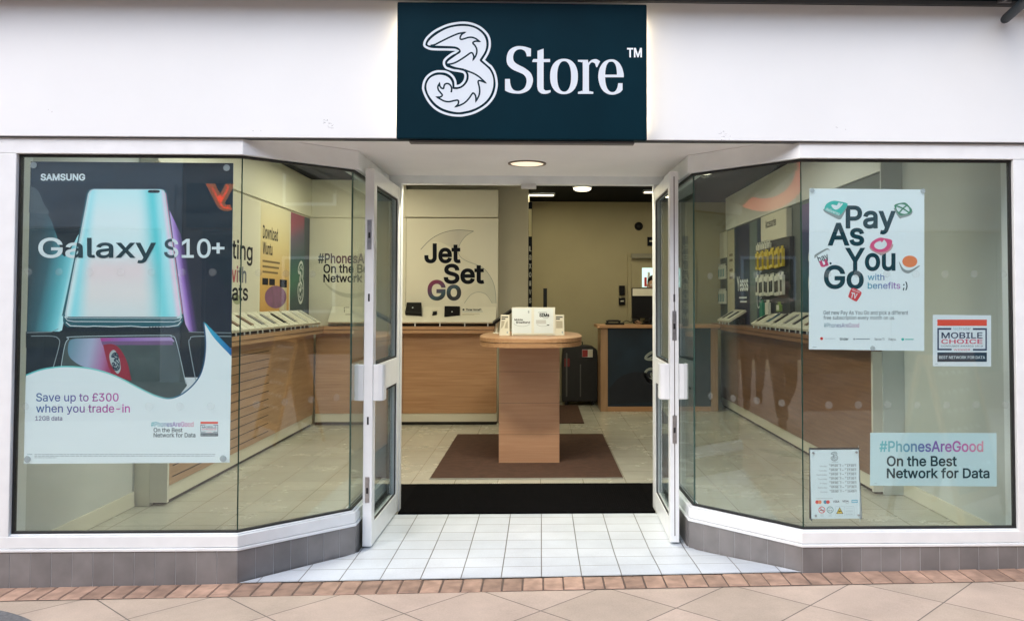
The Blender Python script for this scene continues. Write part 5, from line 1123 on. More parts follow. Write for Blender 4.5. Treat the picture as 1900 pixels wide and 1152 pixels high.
# leaflet holder and cards on the table
LH = thing('leaflet_holder', (-0.08, 3.45, 1.09), 'clear white leaflet stand with Mobile Broadband and SIMs leaflets', 'leaflet stand')
PT = at_y(950, 570, 3.50); PB = at_y(1029.5, 624, 3.44)
x0, x1, z1, z0 = PT.x, PB.x+0.003, PT.z, 1.0905
def lean(x, z, o=0.0): return (x, 3.43+(z-1.09)*0.22-o, z)
b = MB(); V = [lean(x0, z0), lean(x1, z0), lean(x1, z1), lean(x0, z1)]; V += [(p[0], p[1]+0.012, p[2]) for p in V]
b.add(V, [(0, 1, 2, 3), (7, 6, 5, 4), (0, 4, 5, 1), (1, 5, 6, 2), (2, 6, 7, 3), (3, 7, 4, 0)], mat('cream_white_board', (0.62, 0.62, 0.54), 0.4)); b.box(x0, x1, 3.43, 3.50, 1.0902, 1.094, MATS['cream_white_board']); b.build('board', LH, 0.002)
lp = lambda px, py, l: (lambda q: lean(q.x, q.z, 0.001+l*0.0005))(at_y(px, py, 3.46))
LFP = mat('leaflet_paper', (0.60, 0.66, 0.68), 0.45)
mbk = lambda x, y: (900+x/7.2, 520+y/7.2)
for nm, q in (('leaflet', (362, 375, 620, 712)), ('leaflet', (655, 375, 910, 712))):
    s = Sheet(lp); s.rect(*mbk(q[0], q[1]), *mbk(q[2], q[3]), LFP, 2)
    T_ = lambda t, bx, bo=0.02, m=INK: s.text(t, (*mbk(bx[0], bx[1]), *mbk(bx[2], bx[3])), m, 4, bo)
    if q[0] < 400: T_('Mobile', (393, 512, 505, 540)); T_('Broadband', (415, 546, 600, 576)); s.ribbon(spline([mbk(385, 580), mbk(430, 605), mbk(500, 615), mbk(560, 605), mbk(600, 585)], False, 4), 0.7, GREYP, 4); s.rect(*mbk(572, 405), *mbk(592, 440), GREYP, 4)
    else: T_('SIMs', (725, 440, 858, 490), 0.035); s.rect(*mbk(708, 424), *mbk(825, 434), GREYP, 4); s.rect(*mbk(775, 502), *mbk(845, 510), GREYP, 4); s.rect(*mbk(680, 530), *mbk(815, 580), mat('pale_grey_block', (0.44, 0.46, 0.46), 0.5), 4); s.ribbon(spline([mbk(690, 590), mbk(740, 612), mbk(800, 612), mbk(840, 598)], False, 4), 0.7, GREYP, 4); s.rect(*mbk(825, 592), *mbk(858, 604), INK, 4)
    s.build(nm, LH)
b = MB(); b.box(x0+0.01, x1-0.01, 3.424, 3.4275, 1.095, 1.112, MATS['cream_white_board']); b.build('lip', LH)
def card(px0, py0, px1, py1, label, tilt):
    a, c2 = at_y(px0, py0, 3.47), at_y(px1, py1, 3.43); t = thing('leaflet_card', ((a.x+c2.x)/2, 3.45, 1.09), label, 'leaflet', 'small leaflet cards beside the leaflet stand')
    w_, h_ = c2.x-a.x, a.z-1.0905; b = MB(); V = []
    for dy in (0, 0.006):
        V += [(a.x, 3.445+dy+tilt, 1.0905), (c2.x, 3.445+dy-tilt, 1.0905), (c2.x-0.004, 3.445+dy-tilt+h_*0.25, a.z), (a.x+0.012*(1 if tilt > 0 else 0), 3.445+dy+tilt+h_*0.25, a.z)]
    b.add(V, [(0, 1, 2, 3), (7, 6, 5, 4), (0, 4, 5, 1), (1, 5, 6, 2), (2, 6, 7, 3), (3, 7, 4, 0)], PALE); b.build('card', t)
    F = [Vector(v) for v in V[:4]]; k = MB(); k.flat = True
    P = lambda u, v: tuple(F[0]*(1-u)*(1-v)+F[1]*u*(1-v)+F[2]*u*v+F[3]*(1-u)*v+Vector((0, -0.0012, 0)))
    for (u0, v0, u1, v1, m) in ((0.1, 0.86, 0.85, 0.91, INK), (0.1, 0.77, 0.55, 0.82, INK), (0.12, 0.35, 0.82, 0.70, mat('tan_grey_block', (0.40, 0.37, 0.28), 0.5)), (0.72, 0.10, 0.84, 0.2, GREYP)): k.add([P(u0, v0), P(u1, v0), P(u1, v1), P(u0, v1)], [(0, 1, 2, 3)], m)
    k.build('printed_face', t)
card(926.5, 584, 945.5, 622, 'small cream leaflet card angled beside the Mobile Broadband leaflet', 0.02)
card(1029.8, 584, 1047.5, 624, 'small cream leaflet card beside the SIMs leaflet', -0.01)
PN = thing('demo_handset', (-0.5, 3.9, 1.09), 'slim black device propped at a slant behind the leaflet stand', 'handset')
a, c2 = at_y(915, 600, 3.95), at_y(949, 576, 3.75); b = MB(); dd = (c2-a); b.obox((a+c2)/2, dd/2, Vector((0, 0.035, 0.01)), Vector((-dd.z, 0, dd.x)).normalized()*0.012, BLACK); b.build('casing', PN, 0.004)
b = MB(); b.tube([(a.x+0.03, 3.95, 1.0905), (a.x+0.05, 3.94, a.z+0.02)], 0.008, PALE, 8); b.lathe((a.x+0.03, 3.95, 1.0902), (0, 0, 1), [(0, 0.035), (0.012, 0.03)], PALE, 16); b.build('tether_base', PN)
PO = thing('tablet_post', (0.09, 4.0, 1.09), 'upright narrow black post standing on the table behind the leaflets', 'post')
a, c2 = at_y(1008, 535, 4.0), at_y(1015, 575, 4.0); b = MB(); b.box(a.x, c2.x, 3.985, 4.015, 1.10, a.z, BLACK); b.build('post', PO, 0.003); b = MB(); b.box(a.x-0.07, c2.x+0.07, 3.93, 4.07, 1.0902, 1.0998, BLACK); b.build('base', PO, 0.003)

# ------------------------------------------------------------------ the back of the shop
DK = thing('service_desk', (1.5, 6.9, 0), 'wooden service desk with a dark blue front panel and pale 3 outline', 'desk')
D0, D1 = 0.765, 2.27
b = MB(); b.box(D0-0.05, D1+0.02, 6.56, 7.25, 1.062, 1.10, BEECH); b.build('desktop', DK, 0.003)
for xa in (D0, D1-0.09): b = MB(); b.box(xa, xa+0.09, 6.62, 7.2, 0.0, 1.0615, wood('beech_upright', (0.33, 0.19, 0.10), (0.44, 0.275, 0.16), 'z')); b.build('side_panel', DK, 0.002)
b = MB(); b.box(D0+0.0905, D1-0.0905, 6.64, 6.66, 0.06, 1.06, mat('desk_blue', (0.008, 0.022, 0.042), 0.35, var=0.3, vscale=3)); fp_ = b.build('front_panel', DK)
b = MB(); b.box(D0+0.0905, D1-0.0905, 6.63, 6.66, 0.0, 0.0595, BEECH); b.build('foot_rail', DK)
s = Sheet(plane_y(6.6395)); emblem(s, (lambda f: lambda x, y, l: f(1192+x/1880*62, 646+y/2240*70, l))(s.pm), 1, None, mat('dull_white_print', (0.35, 0.40, 0.38), 0.5), MATS['dull_white_print'], 4, 50, 70)
s.poly(spline([(1131, 720, 1), (1150, 700), (1180, 690), (1215, 700), (1215, 745, 1), (1131, 750, 1)], True, 4), mat('desk_deep', (0.004, 0.007, 0.016), 0.4), 1); s.build('logo_print', DK)
MO = thing('till_monitor', (1.55, 6.85, 1.10), 'black till screen on the service desk with a pale strip across its top', 'monitor')
a, c2 = at_y(1172, 534, 6.85), at_y(1246, 590, 6.85); b = MB(); b.box(a.x, c2.x, 6.83, 6.88, 1.18, a.z, BLACK); b.build('screen', MO, 0.006)
b = MB(); b.box(a.x+0.01, c2.x-0.02, 6.822, 6.8295, a.z-0.105, a.z-0.012, PALE); b.build('document_strip', MO)
b = MB(); b.box((a.x+c2.x)/2-0.03, (a.x+c2.x)/2+0.03, 6.85, 6.89, 1.115, 1.1795, BLACK); b.box((a.x+c2.x)/2-0.14, (a.x+c2.x)/2+0.14, 6.76, 6.95, 1.1005, 1.1145, BLACK); b.build('stand', MO, 0.004)
KB = thing('desk_telephone', (1.0, 6.75, 1.10), 'low black desk telephone with a lifted handset on the service desk', 'telephone')
a = at_y(1123, 597, 6.75); b = MB(); b.prism([(a.x, 6.66), (a.x+0.24, 6.66), (a.x+0.24, 6.84), (a.x, 6.84)], 1.1005, 1.125, BLACK); b.build('base', KB, 0.006)
b = MB(); b.tube([(a.x+0.01, 6.70, 1.135), (a.x+0.04, 6.70, 1.150), (a.x+0.16, 6.70, 1.150), (a.x+0.19, 6.70, 1.135)], [0.02, 0.014, 0.014, 0.02], BLACK, 8); b.build('handset', KB)
b = MB(); b.tube([(a.x+0.22, 6.7, 1.13), (a.x+0.27, 6.7, 1.155), (a.x+0.33, 6.72, 1.13), (a.x+0.37, 6.74, 1.16), (a.x+0.42, 6.78, 1.13)], 0.005, BLACK, 6); b.build('cord', KB)
def onwall(px0, py0, px1, py1, d, m, name, label, cat, bev=0.006, face=None):
    a, c2 = at_y(px0, py0, 7.70), at_y(px1, py1, 7.70); t = thing(name, ((a.x+c2.x)/2, 7.7, c2.z), label, cat)
    b = MB(); b.box(a.x, c2.x, 7.6985-d, 7.6985, c2.z, a.z, m); b.build('casing', t, bev)
    if face: k = MB(); k.box(a.x+(c2.x-a.x)*0.25, c2.x-(c2.x-a.x)*0.25, 7.6975-d-0.002, 7.6975-d, c2.z+(a.z-c2.z)*0.45, c2.z+(a.z-c2.z)*0.62, face); k.build('label_plate', t)
    return t
onwall(1148.5, 530, 1159, 547.5, 0.05, BLACK, 'entry_phone', 'black wall handset mounted above a small box on the rear wall', 'intercom')
onwall(1148, 552.5, 1159.5, 565.5, 0.04, BLACK, 'card_reader', 'small black box below the wall handset on the rear wall', 'card reader', face=PALE)
onwall(1201, 440, 1216, 456.5, 0.02, INK, 'wall_notice', 'small dark notice over the rear door', 'notice', 0.001, face=PALE)
q = at_y(1185, 420, 7.70); t = thing('alarm_sounder', (q.x, 7.70, q.z), 'round black sounder high on the rear wall', 'alarm')
b = MB(); b.lathe((q.x, 7.6985, q.z), (0, -1, 0), [(0, 0.052), (0.03, 0.050), (0.045, 0.036), (0.05, 0.015)], BLACK, 24); b.build('dome', t); b = MB(); b.lathe((q.x, 7.6988, q.z), (0, -1, 0), [(0, 0.060), (0.008, 0.060)], BLACK, 24); b.build('base', t)
RDOOR = thing('rear_door', (1.75, 7.7, 0), 'beige rear door with a small window and a closer at its top', 'door')
a = at_y(1171, 488, 7.70); dx0, dx1 = a.x, a.x+0.86
b = MB(); b.box(dx0, dx1, 7.66, 7.6985, 0.01, 2.02, BACKW); b.build('leaf', RDOOR, 0.003)
b = MB(); b.box(dx0-0.05, dx0-0.001, 7.65, 7.6985, 0.0, 2.02, BACKW); b.box(dx1+0.001, dx1+0.05, 7.65, 7.6985, 0.0, 2.02, BACKW); b.box(dx0-0.05, dx1+0.05, 7.65, 7.6985, 2.021, 2.07, BACKW); b.build('frame', RDOOR, 0.003)
a, c2 = at_y(1171, 471, 7.65), at_y(1240, 480, 7.65); b = MB(); b.box(a.x, c2.x, 7.58, 7.649, c2.z, a.z, mat('grey_closer', (0.25, 0.24, 0.18), 0.4)); b.build('closer', RDOOR, 0.004)
a, c2 = at_y(1191.5, 497, 7.65), at_y(1262, 533, 7.65); b = MB(); b.box(a.x, c2.x, 7.652, 7.6595, c2.z, a.z, emit('lit_back_room', (0.55, 0.80, 0.78), 0.45)); wv = b.build('window', RDOOR)
b = MB()
for k, (xx, m) in enumerate(((0.03, RED), (0.075, PWHITE), (0.12, TLP))): b.box(a.x+xx, a.x+xx+0.035, 7.649, 7.6518, c2.z+0.01, c2.z+0.02+0.12*(1+k % 2*0.6), m)
b.build('pane_reflections', RDOOR)  # coloured strips put in for the reflections on the rear window
SC = thing('suitcase', (0.75, 7.4, 0), 'black upright suitcase with red and white tags behind the table', 'suitcase')
a, c2 = at_y(1043, 641, 7.3), at_y(1108.5, 745, 7.3)
b = MB(); zt = a.z; pr = spline([(a.x, 0.05, 1), (a.x, zt-0.14), (a.x+0.04, zt-0.03), (a.x+0.14, zt), (c2.x-0.14, zt), (c2.x-0.04, zt-0.03), (c2.x, zt-0.14), (c2.x, 0.05, 1)], True, 4); n = len(pr)
BAG = mat('black_nylon', (0.012, 0.012, 0.014), 0.6, var=0.3, vscale=20)
b.add([(x, 7.25, z) for x, z in pr]+[(x, 7.55, z) for x, z in pr], [list(range(n)), list(range(n, 2*n))[::-1]]+[(i, n+i, n+(i+1) % n, (i+1) % n) for i in range(n)], BAG); b.build('body', SC, 0.015)
b = MB(); b.box(a.x+0.05, a.x+0.07, 7.235, 7.2495, 0.12, zt-0.1, mat('zip_grey', (0.10, 0.10, 0.10), 0.4)); b.box(c2.x-0.24, c2.x-0.225, 7.235, 7.2495, 0.12, zt-0.25, MATS['zip_grey']); b.build('zip', SC)
b = MB(); b.box(a.x+0.27, a.x+0.345, 7.240, 7.249, zt-0.15, zt-0.055, mat('dull_red_tag', (0.30, 0.03, 0.03), 0.5)); b.box(a.x+0.35, a.x+0.41, 7.240, 7.249, zt-0.15, zt-0.055, PALE); b.box(a.x+0.268, a.x+0.412, 7.2491, 7.2496, zt-0.155, zt-0.05, PWHITE); b.build('tag', SC)
b = MB(); b.box(a.x+0.03, a.x+0.10, 7.243, 7.2495, zt-0.28, zt-0.17, mat('dark_red', (0.16, 0.01, 0.012), 0.5)); b.build('luggage_strap', SC)
for xx in (a.x+0.06, c2.x-0.06): b = MB(); b.lathe((xx-0.02, 7.30, 0.026), (1, 0, 0), [(0, 0.025), (0.04, 0.025)], BLACK, 14); b.build('wheel', SC)
b = MB(); b.tube([(a.x+0.2, 7.4, zt-0.01), (a.x+0.2, 7.4, zt+0.04), (c2.x-0.2, 7.4, zt+0.04), (c2.x-0.2, 7.4, zt-0.01)], 0.01, BLACK, 8); b.build('handle', SC)
# narrow banner with stacked letters at the end of the partition
def banner(px0, px1, py0, py1, Y, label, txt, blank):
    a, c2 = at_y(px0, py0, Y), at_y(px1, py1, Y); t = thing('letter_banner', ((a.x+c2.x)/2, Y, c2.z), label, 'banner', 'narrow black banners of stacked letters')
    b = MB(); b.box(a.x, c2.x, Y, Y+0.012, c2.z, a.z, INK); b.build('strip', t); s = Sheet(plane_y(Y-0.0004))
    if blank: s.rect(px0+0.3, py0+blank[0], px1-0.3, py0+blank[1], mat('banner_cream', (0.55, 0.50, 0.28), 0.5), 1)
    y = py0+(blank[1]+16 if blank else 14); st_ = (py1-y-8)/len(txt)
    for ch in txt: s.text(ch, (px0+0.9, y+2, px1-0.9, y+st_*0.72), mat('banner_letter', (0.35, 0.35, 0.30), 0.5), 2, 0.02); y += st_
    s.build('lettering', t)
banner(980.5, 987, 375, 575, 5.80, 'narrow black banner of stacked letters at the end of the partition', 'laxoivs', (13, 64))
banner(1266, 1277.5, 438, 605, 6.1, 'narrow black banner of stacked letters seen past the right door', 'FELABOSM', None)
# ------------------------------------------------------------------ the street behind the camera, seen in the glass
REN = mat('peach_render', (0.68, 0.54, 0.42), 0.7, var=0.08, vscale=1); PREN = mat('pale_render', (0.74, 0.74, 0.72), 0.7, var=0.06, vscale=1); BRK = mat('dull_brick', (0.26, 0.16, 0.12), 0.8, var=0.2, vscale=6)
SHG = mat('dark_shop_glass', (0.016, 0.02, 0.024), 0.08); NFA = mat('navy_fascia', (0.012, 0.022, 0.045), 0.4); GFA = mat('grey_fascia', (0.22, 0.23, 0.23), 0.5); DFR = mat('dark_frame', (0.03, 0.03, 0.035), 0.4)
def facade(name, label, x0, x1, yf, top, wall, fasc, dr, split=3, upper=True, group=None):
    """a shop building whose front stands at yf; dr = +1 faces +y, -1 faces -y"""
    t = thing(name, ((x0+x1)/2, yf, 0), label, 'building', group); D = 5.0
    Y = lambda d: (min(yf+dr*d[0], yf+dr*d[1]), max(yf+dr*d[0], yf+dr*d[1]))
    b = MB(); b.box(x0, x1, *Y((-D, 0)), 2.72, top, wall); b.box(x0, x0+0.35, *Y((-D, 0)), -0.1, 2.719, wall); b.box(x1-0.35, x1, *Y((-D, 0)), -0.1, 2.719, wall); b.box(x0+0.351, x1-0.351, *Y((-D, -0.3)), -0.1, 2.719, mat('dim_interior', (0.06, 0.055, 0.05), 0.8)); b.build('wall', t)
    b = MB(); b.box(x0+0.1, x1-0.1, *Y((0.001, 0.08)), 2.74, 3.55, fasc); b.build('fascia', t)
    w_ = (x1-x0-0.72)/split
    for i in range(split):
        a = x0+0.36+i*w_; f = MB(); f.box(a, a+0.06, *Y((-0.12, -0.02)), 0.0, 2.7, DFR); f.box(a+w_-0.06, a+w_, *Y((-0.12, -0.02)), 0.0, 2.7, DFR); f.box(a+0.0601, a+w_-0.0601, *Y((-0.12, -0.02)), 2.62, 2.7, DFR); f.box(a+0.0601, a+w_-0.0601, *Y((-0.12, -0.02)), 0.0, 0.35, DFR)
        fo = f.build('shop_window', t); g = MB(); g.box(a+0.0605, a+w_-0.0605, *Y((-0.08, -0.06)), 0.351, 2.619, SHG); g.build('pane', fo)
    if upper:
        n = max(2, int((x1-x0)/2.2))
        for i in range(n):
            cx = x0+(i+0.5)*(x1-x0)/n; f = MB(); f.box(cx-0.55, cx+0.55, *Y((0.001, 0.05)), 4.3, 5.7, WHITE); fo = f.build('window', t); g = MB(); g.box(cx-0.48, cx+0.48, *Y((0.0505, 0.055)), 4.37, 5.63, SHG); g.build('pane', fo)
    return t
OG = 'shops on the far side of the street'
facade('opposite_shop', 'pale rendered shop with a grey fascia across the street', -16, -6.6, -11.5, 7.5, PREN, mat('pale_fascia', (0.7, 0.7, 0.7), 0.5), 1, 4, group=OG)
ns = facade('opposite_shop', 'brick shop with a navy fascia and an orange letter across the street', -6.58, 0.2, -11.5, 7.0, BRK, NFA, 1, 3, group=OG)
s = Sheet(lambda x, y, l: (x, -11.419+l*0.001, y)); s.pm = lambda x, y, l: (x, -11.418+l*0.001, 6.4-y); s.text('y', (-5.62, 2.86, -6.12, 3.36), emit('lit_orange_letter', (0.95, 0.26, 0.05), 0.6), 1, 0.04); s.build('lettering', ns)
facade('opposite_shop', 'peach rendered shop with a white fascia across the street', 0.22, 9.0, -11.5, 7.6, REN, mat('cream_fascia', (0.70, 0.64, 0.54), 0.5), 1, 4, group=OG)
facade('opposite_shop', 'tall brick shop at the far end across the street', 9.02, 20, -11.5, 8.2, BRK, GFA, 1, 4, group=OG)
facade('neighbour_shop', 'brick shop adjoining the phone shop beyond its white pilaster on the left', -14, -3.72, -0.02, 7.0, BRK, GFA, -1, 4)
facade('neighbour_shop', 'pale shop adjoining the phone shop beyond its white pilaster on the right', 3.62, 14, -0.02, 7.0, PREN, NFA, -1, 4)
def end_block(name, label, x0, x1, y0, y1, top, m):
    t = thing(name, ((x0+x1)/2, (y0+y1)/2, 0), label, 'building'); b = MB(); b.box(x0, x1, y0, y1, -0.5, top, m); b.build('wall', t)
    xf, sg = (x1, 1) if x0 < 0 else (x0, -1)
    for i in range(5):
        for j in range(2):
            yc = y0+(i+0.5)*(y1-y0)/5; z = 1.0+j*3.6; f = MB(); f.box(min(xf, xf+sg*0.05), max(xf, xf+sg*0.05), yc-0.9, yc+0.9, z, z+1.9, WHITE); fo = f.build('window', t); g = MB(); g.box(min(xf+sg*0.051, xf+sg*0.055), max(xf+sg*0.051, xf+sg*0.055), yc-0.8, yc+0.8, z+0.1, z+1.8, SHG); g.build('pane', fo)
    b = MB(); b.prism([(x0-0.2, y0-0.2), (x1+0.2, y0-0.2), (x1+0.2, y1+0.2), (x0-0.2, y1+0.2)], top+0.001, top+0.35, GFA); b.build('parapet', t)
end_block('added_end_building', 'added brick building closing the far left end of the street', -29, -23, -16, 2, 10.5, BRK)  # unseen end blocks, added to keep bright sky out of the splayed panes
end_block('added_end_building', 'added dark brick building closing the far right end of the street', 23, 29, -16, 2, 10.0, mat('dark_brick', (0.17, 0.12, 0.10), 0.8, var=0.2, vscale=6))
# a chalkboard on the pavement, seen mirrored in both windows
AF = thing('pavement_board', (2.62, -1.05, 0.03), 'wooden framed chalkboard standing on the pavement, mirrored in the windows', 'a-board', rz=R(-38))
OAK = wood('oak_frame', (0.48, 0.22, 0.06), (0.62, 0.33, 0.11), 'z'); CHK = mat('brown_chalkboard', (0.16, 0.10, 0.055), 0.7, var=0.2)
AFM = Matrix.Translation(AF.location) @ Matrix.Rotation(R(-38), 4, 'Z')
def aset(b, name):
    b.v = [tuple(AFM @ Vector(v)) for v in b.v]; return b.build(name, AF)
for sg in (-1, 1):
    tl2 = lambda z: sg*(0.24-0.22*z/1.05)
    b = MB()
    for xa in (-0.31, 0.27): b.obox((xa+0.02, tl2(0.52), 0.52), (0.02, 0, 0), (0, -sg*0.11, 0.52), (0, 0.012, 0.0), OAK)
    for z in (0.17, 1.0): b.obox((0, tl2(z), z), (0.269, 0, 0), (0, -sg*0.006, 0.03), (0, 0.011, 0), OAK)
    aset(b, 'frame')
    b = MB(); b.obox((0, tl2(0.585), 0.585), (0.268, 0, 0), (0, -sg*0.081, 0.385), (0, 0.006, 0), CHK); aset(b, 'board')
    b = MB(); b.flat = True; random.seed(11)
    for i in range(6):
        z = 0.90-i*0.115; x = -0.2
        while x < 0.17:
            n = random.randint(4, 9); ph = random.uniform(0, 6); y = lambda zz: tl2(zz)+sg*0.0075; W_ = 0.0035
            P = [(x+q*0.007+0.006*math.sin(q*1.7+ph), z+0.018+0.016*math.sin(q*2.3+ph)) for q in range(n)]
            for (xa, za), (xb, zb) in zip(P, P[1:]):
                d = Vector((xb-xa, zb-za)).normalized()*W_; V = [(xa-d.y, za+d.x), (xb-d.y, zb+d.x), (xb+d.y, zb-d.x), (xa+d.y, za-d.x)]
                b.add([(u, y(v), v) for u, v in V], [(0, 1, 2, 3)], mat('chalk_smudge', (0.75, 0.75, 0.72), 0.9))
            x += n*0.007+0.03
    k = aset(b, 'chalk_marks'); k['kind'] = 'stuff'

# ------------------------------------------------------------------ people
def skin(name, nodes, edges, m, parent, root=0, sub=2):
    """one continuous surface grown round a skeleton: nodes (x, y, z, rx, ry)"""
    me = bpy.data.meshes.new(name); me.from_pydata([n[:3] for n in nodes], edges, []); me.materials.append(m)
    o = bpy.data.objects.new(name, me); COL.objects.link(o)
    md = o.modifiers.new('skin', 'SKIN'); md.use_smooth_shade = True
    if not me.skin_vertices: me.skin_vertices.new() if hasattr(me.skin_vertices, 'new') else None
    for i, n in enumerate(nodes):
        sv = me.skin_vertices[0].data[i]; sv.radius = (n[3], n[4] if len(n) > 4 else n[3]); sv.use_root = i == root
    sd = o.modifiers.new('subdivision', 'SUBSURF'); sd.levels = sub; sd.render_levels = sub
    if parent is not None: o.parent = parent; o.matrix_parent_inverse = world_of(parent).inverted()
    return o
SKIN = mat('skin', (0.42, 0.25, 0.17), 0.5); HAIR = mat('dark_hair', (0.015, 0.010, 0.008), 0.6)
def person(loc, rz, label, walk, coat, trousers, shoe, bag=None, group=None):
    """local frame: faces +x, left is +y; about 1.72 m tall"""
    t = thing('person', loc, label, 'person', group, rz)
    M = Matrix.Translation(Vector(loc)) @ Matrix.Rotation(rz, 4, 'Z')
    G = lambda n: [tuple(M @ Vector(q[:3]))+tuple(q[3:]) for q in n]
    if walk:
        legs = [((0.01, 0.09, 0.90), (0.17, 0.10, 0.50), (0.29, 0.10, 0.10), (0.44, 0.12, 0.045)), ((-0.01, -0.09, 0.90), (0.02, -0.10, 0.49), (-0.30, -0.10, 0.20), (-0.20, -0.11, 0.05))]
        arms = [((0, 0.185, 1.40), (-0.09, 0.235, 1.13), (-0.12, 0.245, 0.90)), ((0, -0.185, 1.40), (0.05, -0.24, 1.13), (0.21, -0.23, 0.96))]
    else:
        legs = [((0, sg*0.09, 0.90), (0.02, sg*0.10, 0.49), (0.0, sg*0.10, 0.09), (0.15, sg*0.12, 0.04)) for sg in (1, -1)]
        arms = [((0, sg*0.185, 1.40), (0.02, sg*0.25, 1.13), (0.25, sg*0.20, 1.12)) for sg in (1, -1)]
    tor = [(0, 0, 0.94, 0.11, 0.15), (0, 0, 1.10, 0.095, 0.13), (0.005, 0, 1.28, 0.105, 0.155), (0, 0, 1.41, 0.075, 0.12), (0.01, 0, 1.49, 0.055, 0.055), (0.025, 0, 1.56, 0.068, 0.06), (0.03, 0, 1.63, 0.09, 0.075), (0.02, 0, 1.70, 0.07, 0.062)]
    N = list(tor); E = [(i, i+1) for i in range(7)]
    for l in legs:
        o = len(N); N += [(*l[0], 0.085), (*l[1], 0.058), (*l[2], 0.038), (*l[3], 0.032)]; E += [(0, o), (o, o+1), (o+1, o+2), (o+2, o+3)]
    hands = []
    for a in arms:
        o = len(N); N += [(*a[0], 0.058), (*a[1], 0.042), (*a[2], 0.028)]; E += [(3, o), (o, o+1), (o+1, o+2)]
        d = (Vector(a[2])-Vector(a[1])).normalized(); side = Vector((0, 0, 1)).cross(d); side = side.normalized() if side.length > 0.1 else Vector((1, 0, 0)); w0 = Vector(a[2])
        side = Vector((1, 0, 0))-d*d.x; side.normalize(); pn = d.cross(side)
        k = len(N); N.append((*(w0+d*0.055), 0.026, 0.020)); E.append((o+2, k))
        for f, (off, ln) in enumerate(((-0.030, 0.062), (-0.010, 0.075), (0.010, 0.082), (0.030, 0.074))):
            b0 = w0+d*0.095+side*off; b1 = b0+d*ln*0.5+pn*0.008; b2 = b0+d*ln*0.85+pn*0.03
            j = len(N); N += [(*b0, 0.011), (*b1, 0.009), (*b2, 0.008)]; E += [(k, j), (j, j+1), (j+1, j+2)]
        j = len(N); t0 = w0+d*0.045+side*0.032; N += [(*t0, 0.012), (*(t0+d*0.035+side*0.02), 0.010), (*(t0+d*0.062+side*0.022), 0.009)]; E += [(k, j), (j, j+1), (j+1, j+2)]
        hands.append(w0+d*0.12)
    skin('body', G(N), E, SKIN, t)
    # clothes follow the body
    hem = 0.80 if walk else 0.90
    C_ = [(0, 0, hem, 0.155, 0.185), (0, 0, 0.98, 0.135, 0.175), (0, 0, 1.12, 0.12, 0.155), (0.005, 0, 1.28, 0.13, 0.18), (0, 0, 1.42, 0.09, 0.14), (0.005, 0, 1.475, 0.066, 0.066)]; Ec = [(i, i+1) for i in range(5)]
    for a in arms:
        o = len(C_); C_ += [(*a[0], 0.076), (*a[1], 0.058), (*(Vector(a[1]).lerp(Vector(a[2]), 0.93)), 0.046)]; Ec += [(4, o), (o, o+1), (o+1, o+2)]
    skin('coat', G(C_), Ec, coat, t, 1)
    T_ = [(0, 0, 0.93, 0.125, 0.165)]; Et = []
    for l in legs:
        o = len(T_); T_ += [(*l[0], 0.10), (*l[1], 0.072), (*(Vector(l[1]).lerp(Vector(l[2]), 0.93)), 0.055)]; Et += [(0, o), (o, o+1), (o+1, o+2)]
    skin('trousers', G(T_), Et, trousers, t)
    for l in legs:
        a, b = Vector(l[2]), Vector(l[3]); hl = a+(a-b).normalized()*0.05; hl.z = a.z-0.045 if a.z < 0.15 else a.z-0.03
        skin('shoe', G([(*(a+Vector((0, 0, 0.05))), 0.052), (*a, 0.050), (*hl, 0.040), (*((a+b)/2+Vector((0, 0, -0.005))), 0.045, 0.05), (*b, 0.035, 0.045)]), [(0, 1), (1, 2), (1, 3), (3, 4)], shoe, t)
    h = MB(); c = Vector((0.015, 0, 1.66)); V = []; n1, n2 = 7, 16
    for i in range(n1+1):
        th = i/n1*1.75
        for k in range(n2):
            ph = 2*math.pi*k/n2; rr_ = 1.0-(0.22 if math.cos(ph) > 0.5 and i > 4 else 0)
            lim = min(th, 1.05) if math.cos(ph) > 0.35 else th
            V.append(M @ (c+Vector((0.112*math.sin(lim)*math.cos(ph)-0.008, 0.088*math.sin(lim)*math.sin(ph), 0.105*math.cos(lim)))))
    F = [(i*n2+k, i*n2+(k+1) % n2, (i+1)*n2+(k+1) % n2, (i+1)*n2+k) for i in range(n1) for k in range(n2)]; h.add(V, F, HAIR); h.build('hair', t, smooth=True)
    f = MB(); W = mat('eye_white', (0.6, 0.6, 0.58), 0.3)
    for sg in (1, -1):
        e = MB(); e.lathe(M @ Vector((0.112, sg*0.032, 1.625)), M.to_3x3() @ Vector((1, 0, 0)), [(0, 0.012), (0.006, 0.010), (0.008, 0.004)], W, 12); e.lathe(M @ Vector((0.1195, sg*0.032, 1.625)), M.to_3x3() @ Vector((1, 0, 0)), [(0, 0.005), (0.0015, 0.004)], HAIR, 10); e.build('eye', t)
        e = MB(); e.lathe(M @ Vector((0.02, sg*0.076, 1.615)), M.to_3x3() @ Vector((0, sg, 0)), [(0, 0.028), (0.010, 0.030), (0.016, 0.02)], SKIN, 12); e.build('ear', t)
    skin('nose', G([(0.112, 0, 1.625, 0.010), (0.128, 0, 1.59, 0.014), (0.112, 0, 1.582, 0.014)]), [(0, 1), (1, 2)], SKIN, t)
    m_ = MB(); m_.lathe(M @ Vector((0.100, 0, 1.552)), M.to_3x3() @ Vector((0, 1, 0)), [(-0.026, 0.003), (-0.012, 0.008), (0.012, 0.008), (0.026, 0.003)], mat('lips', (0.33, 0.12, 0.10), 0.45), 10); m_.build('mouth', t)
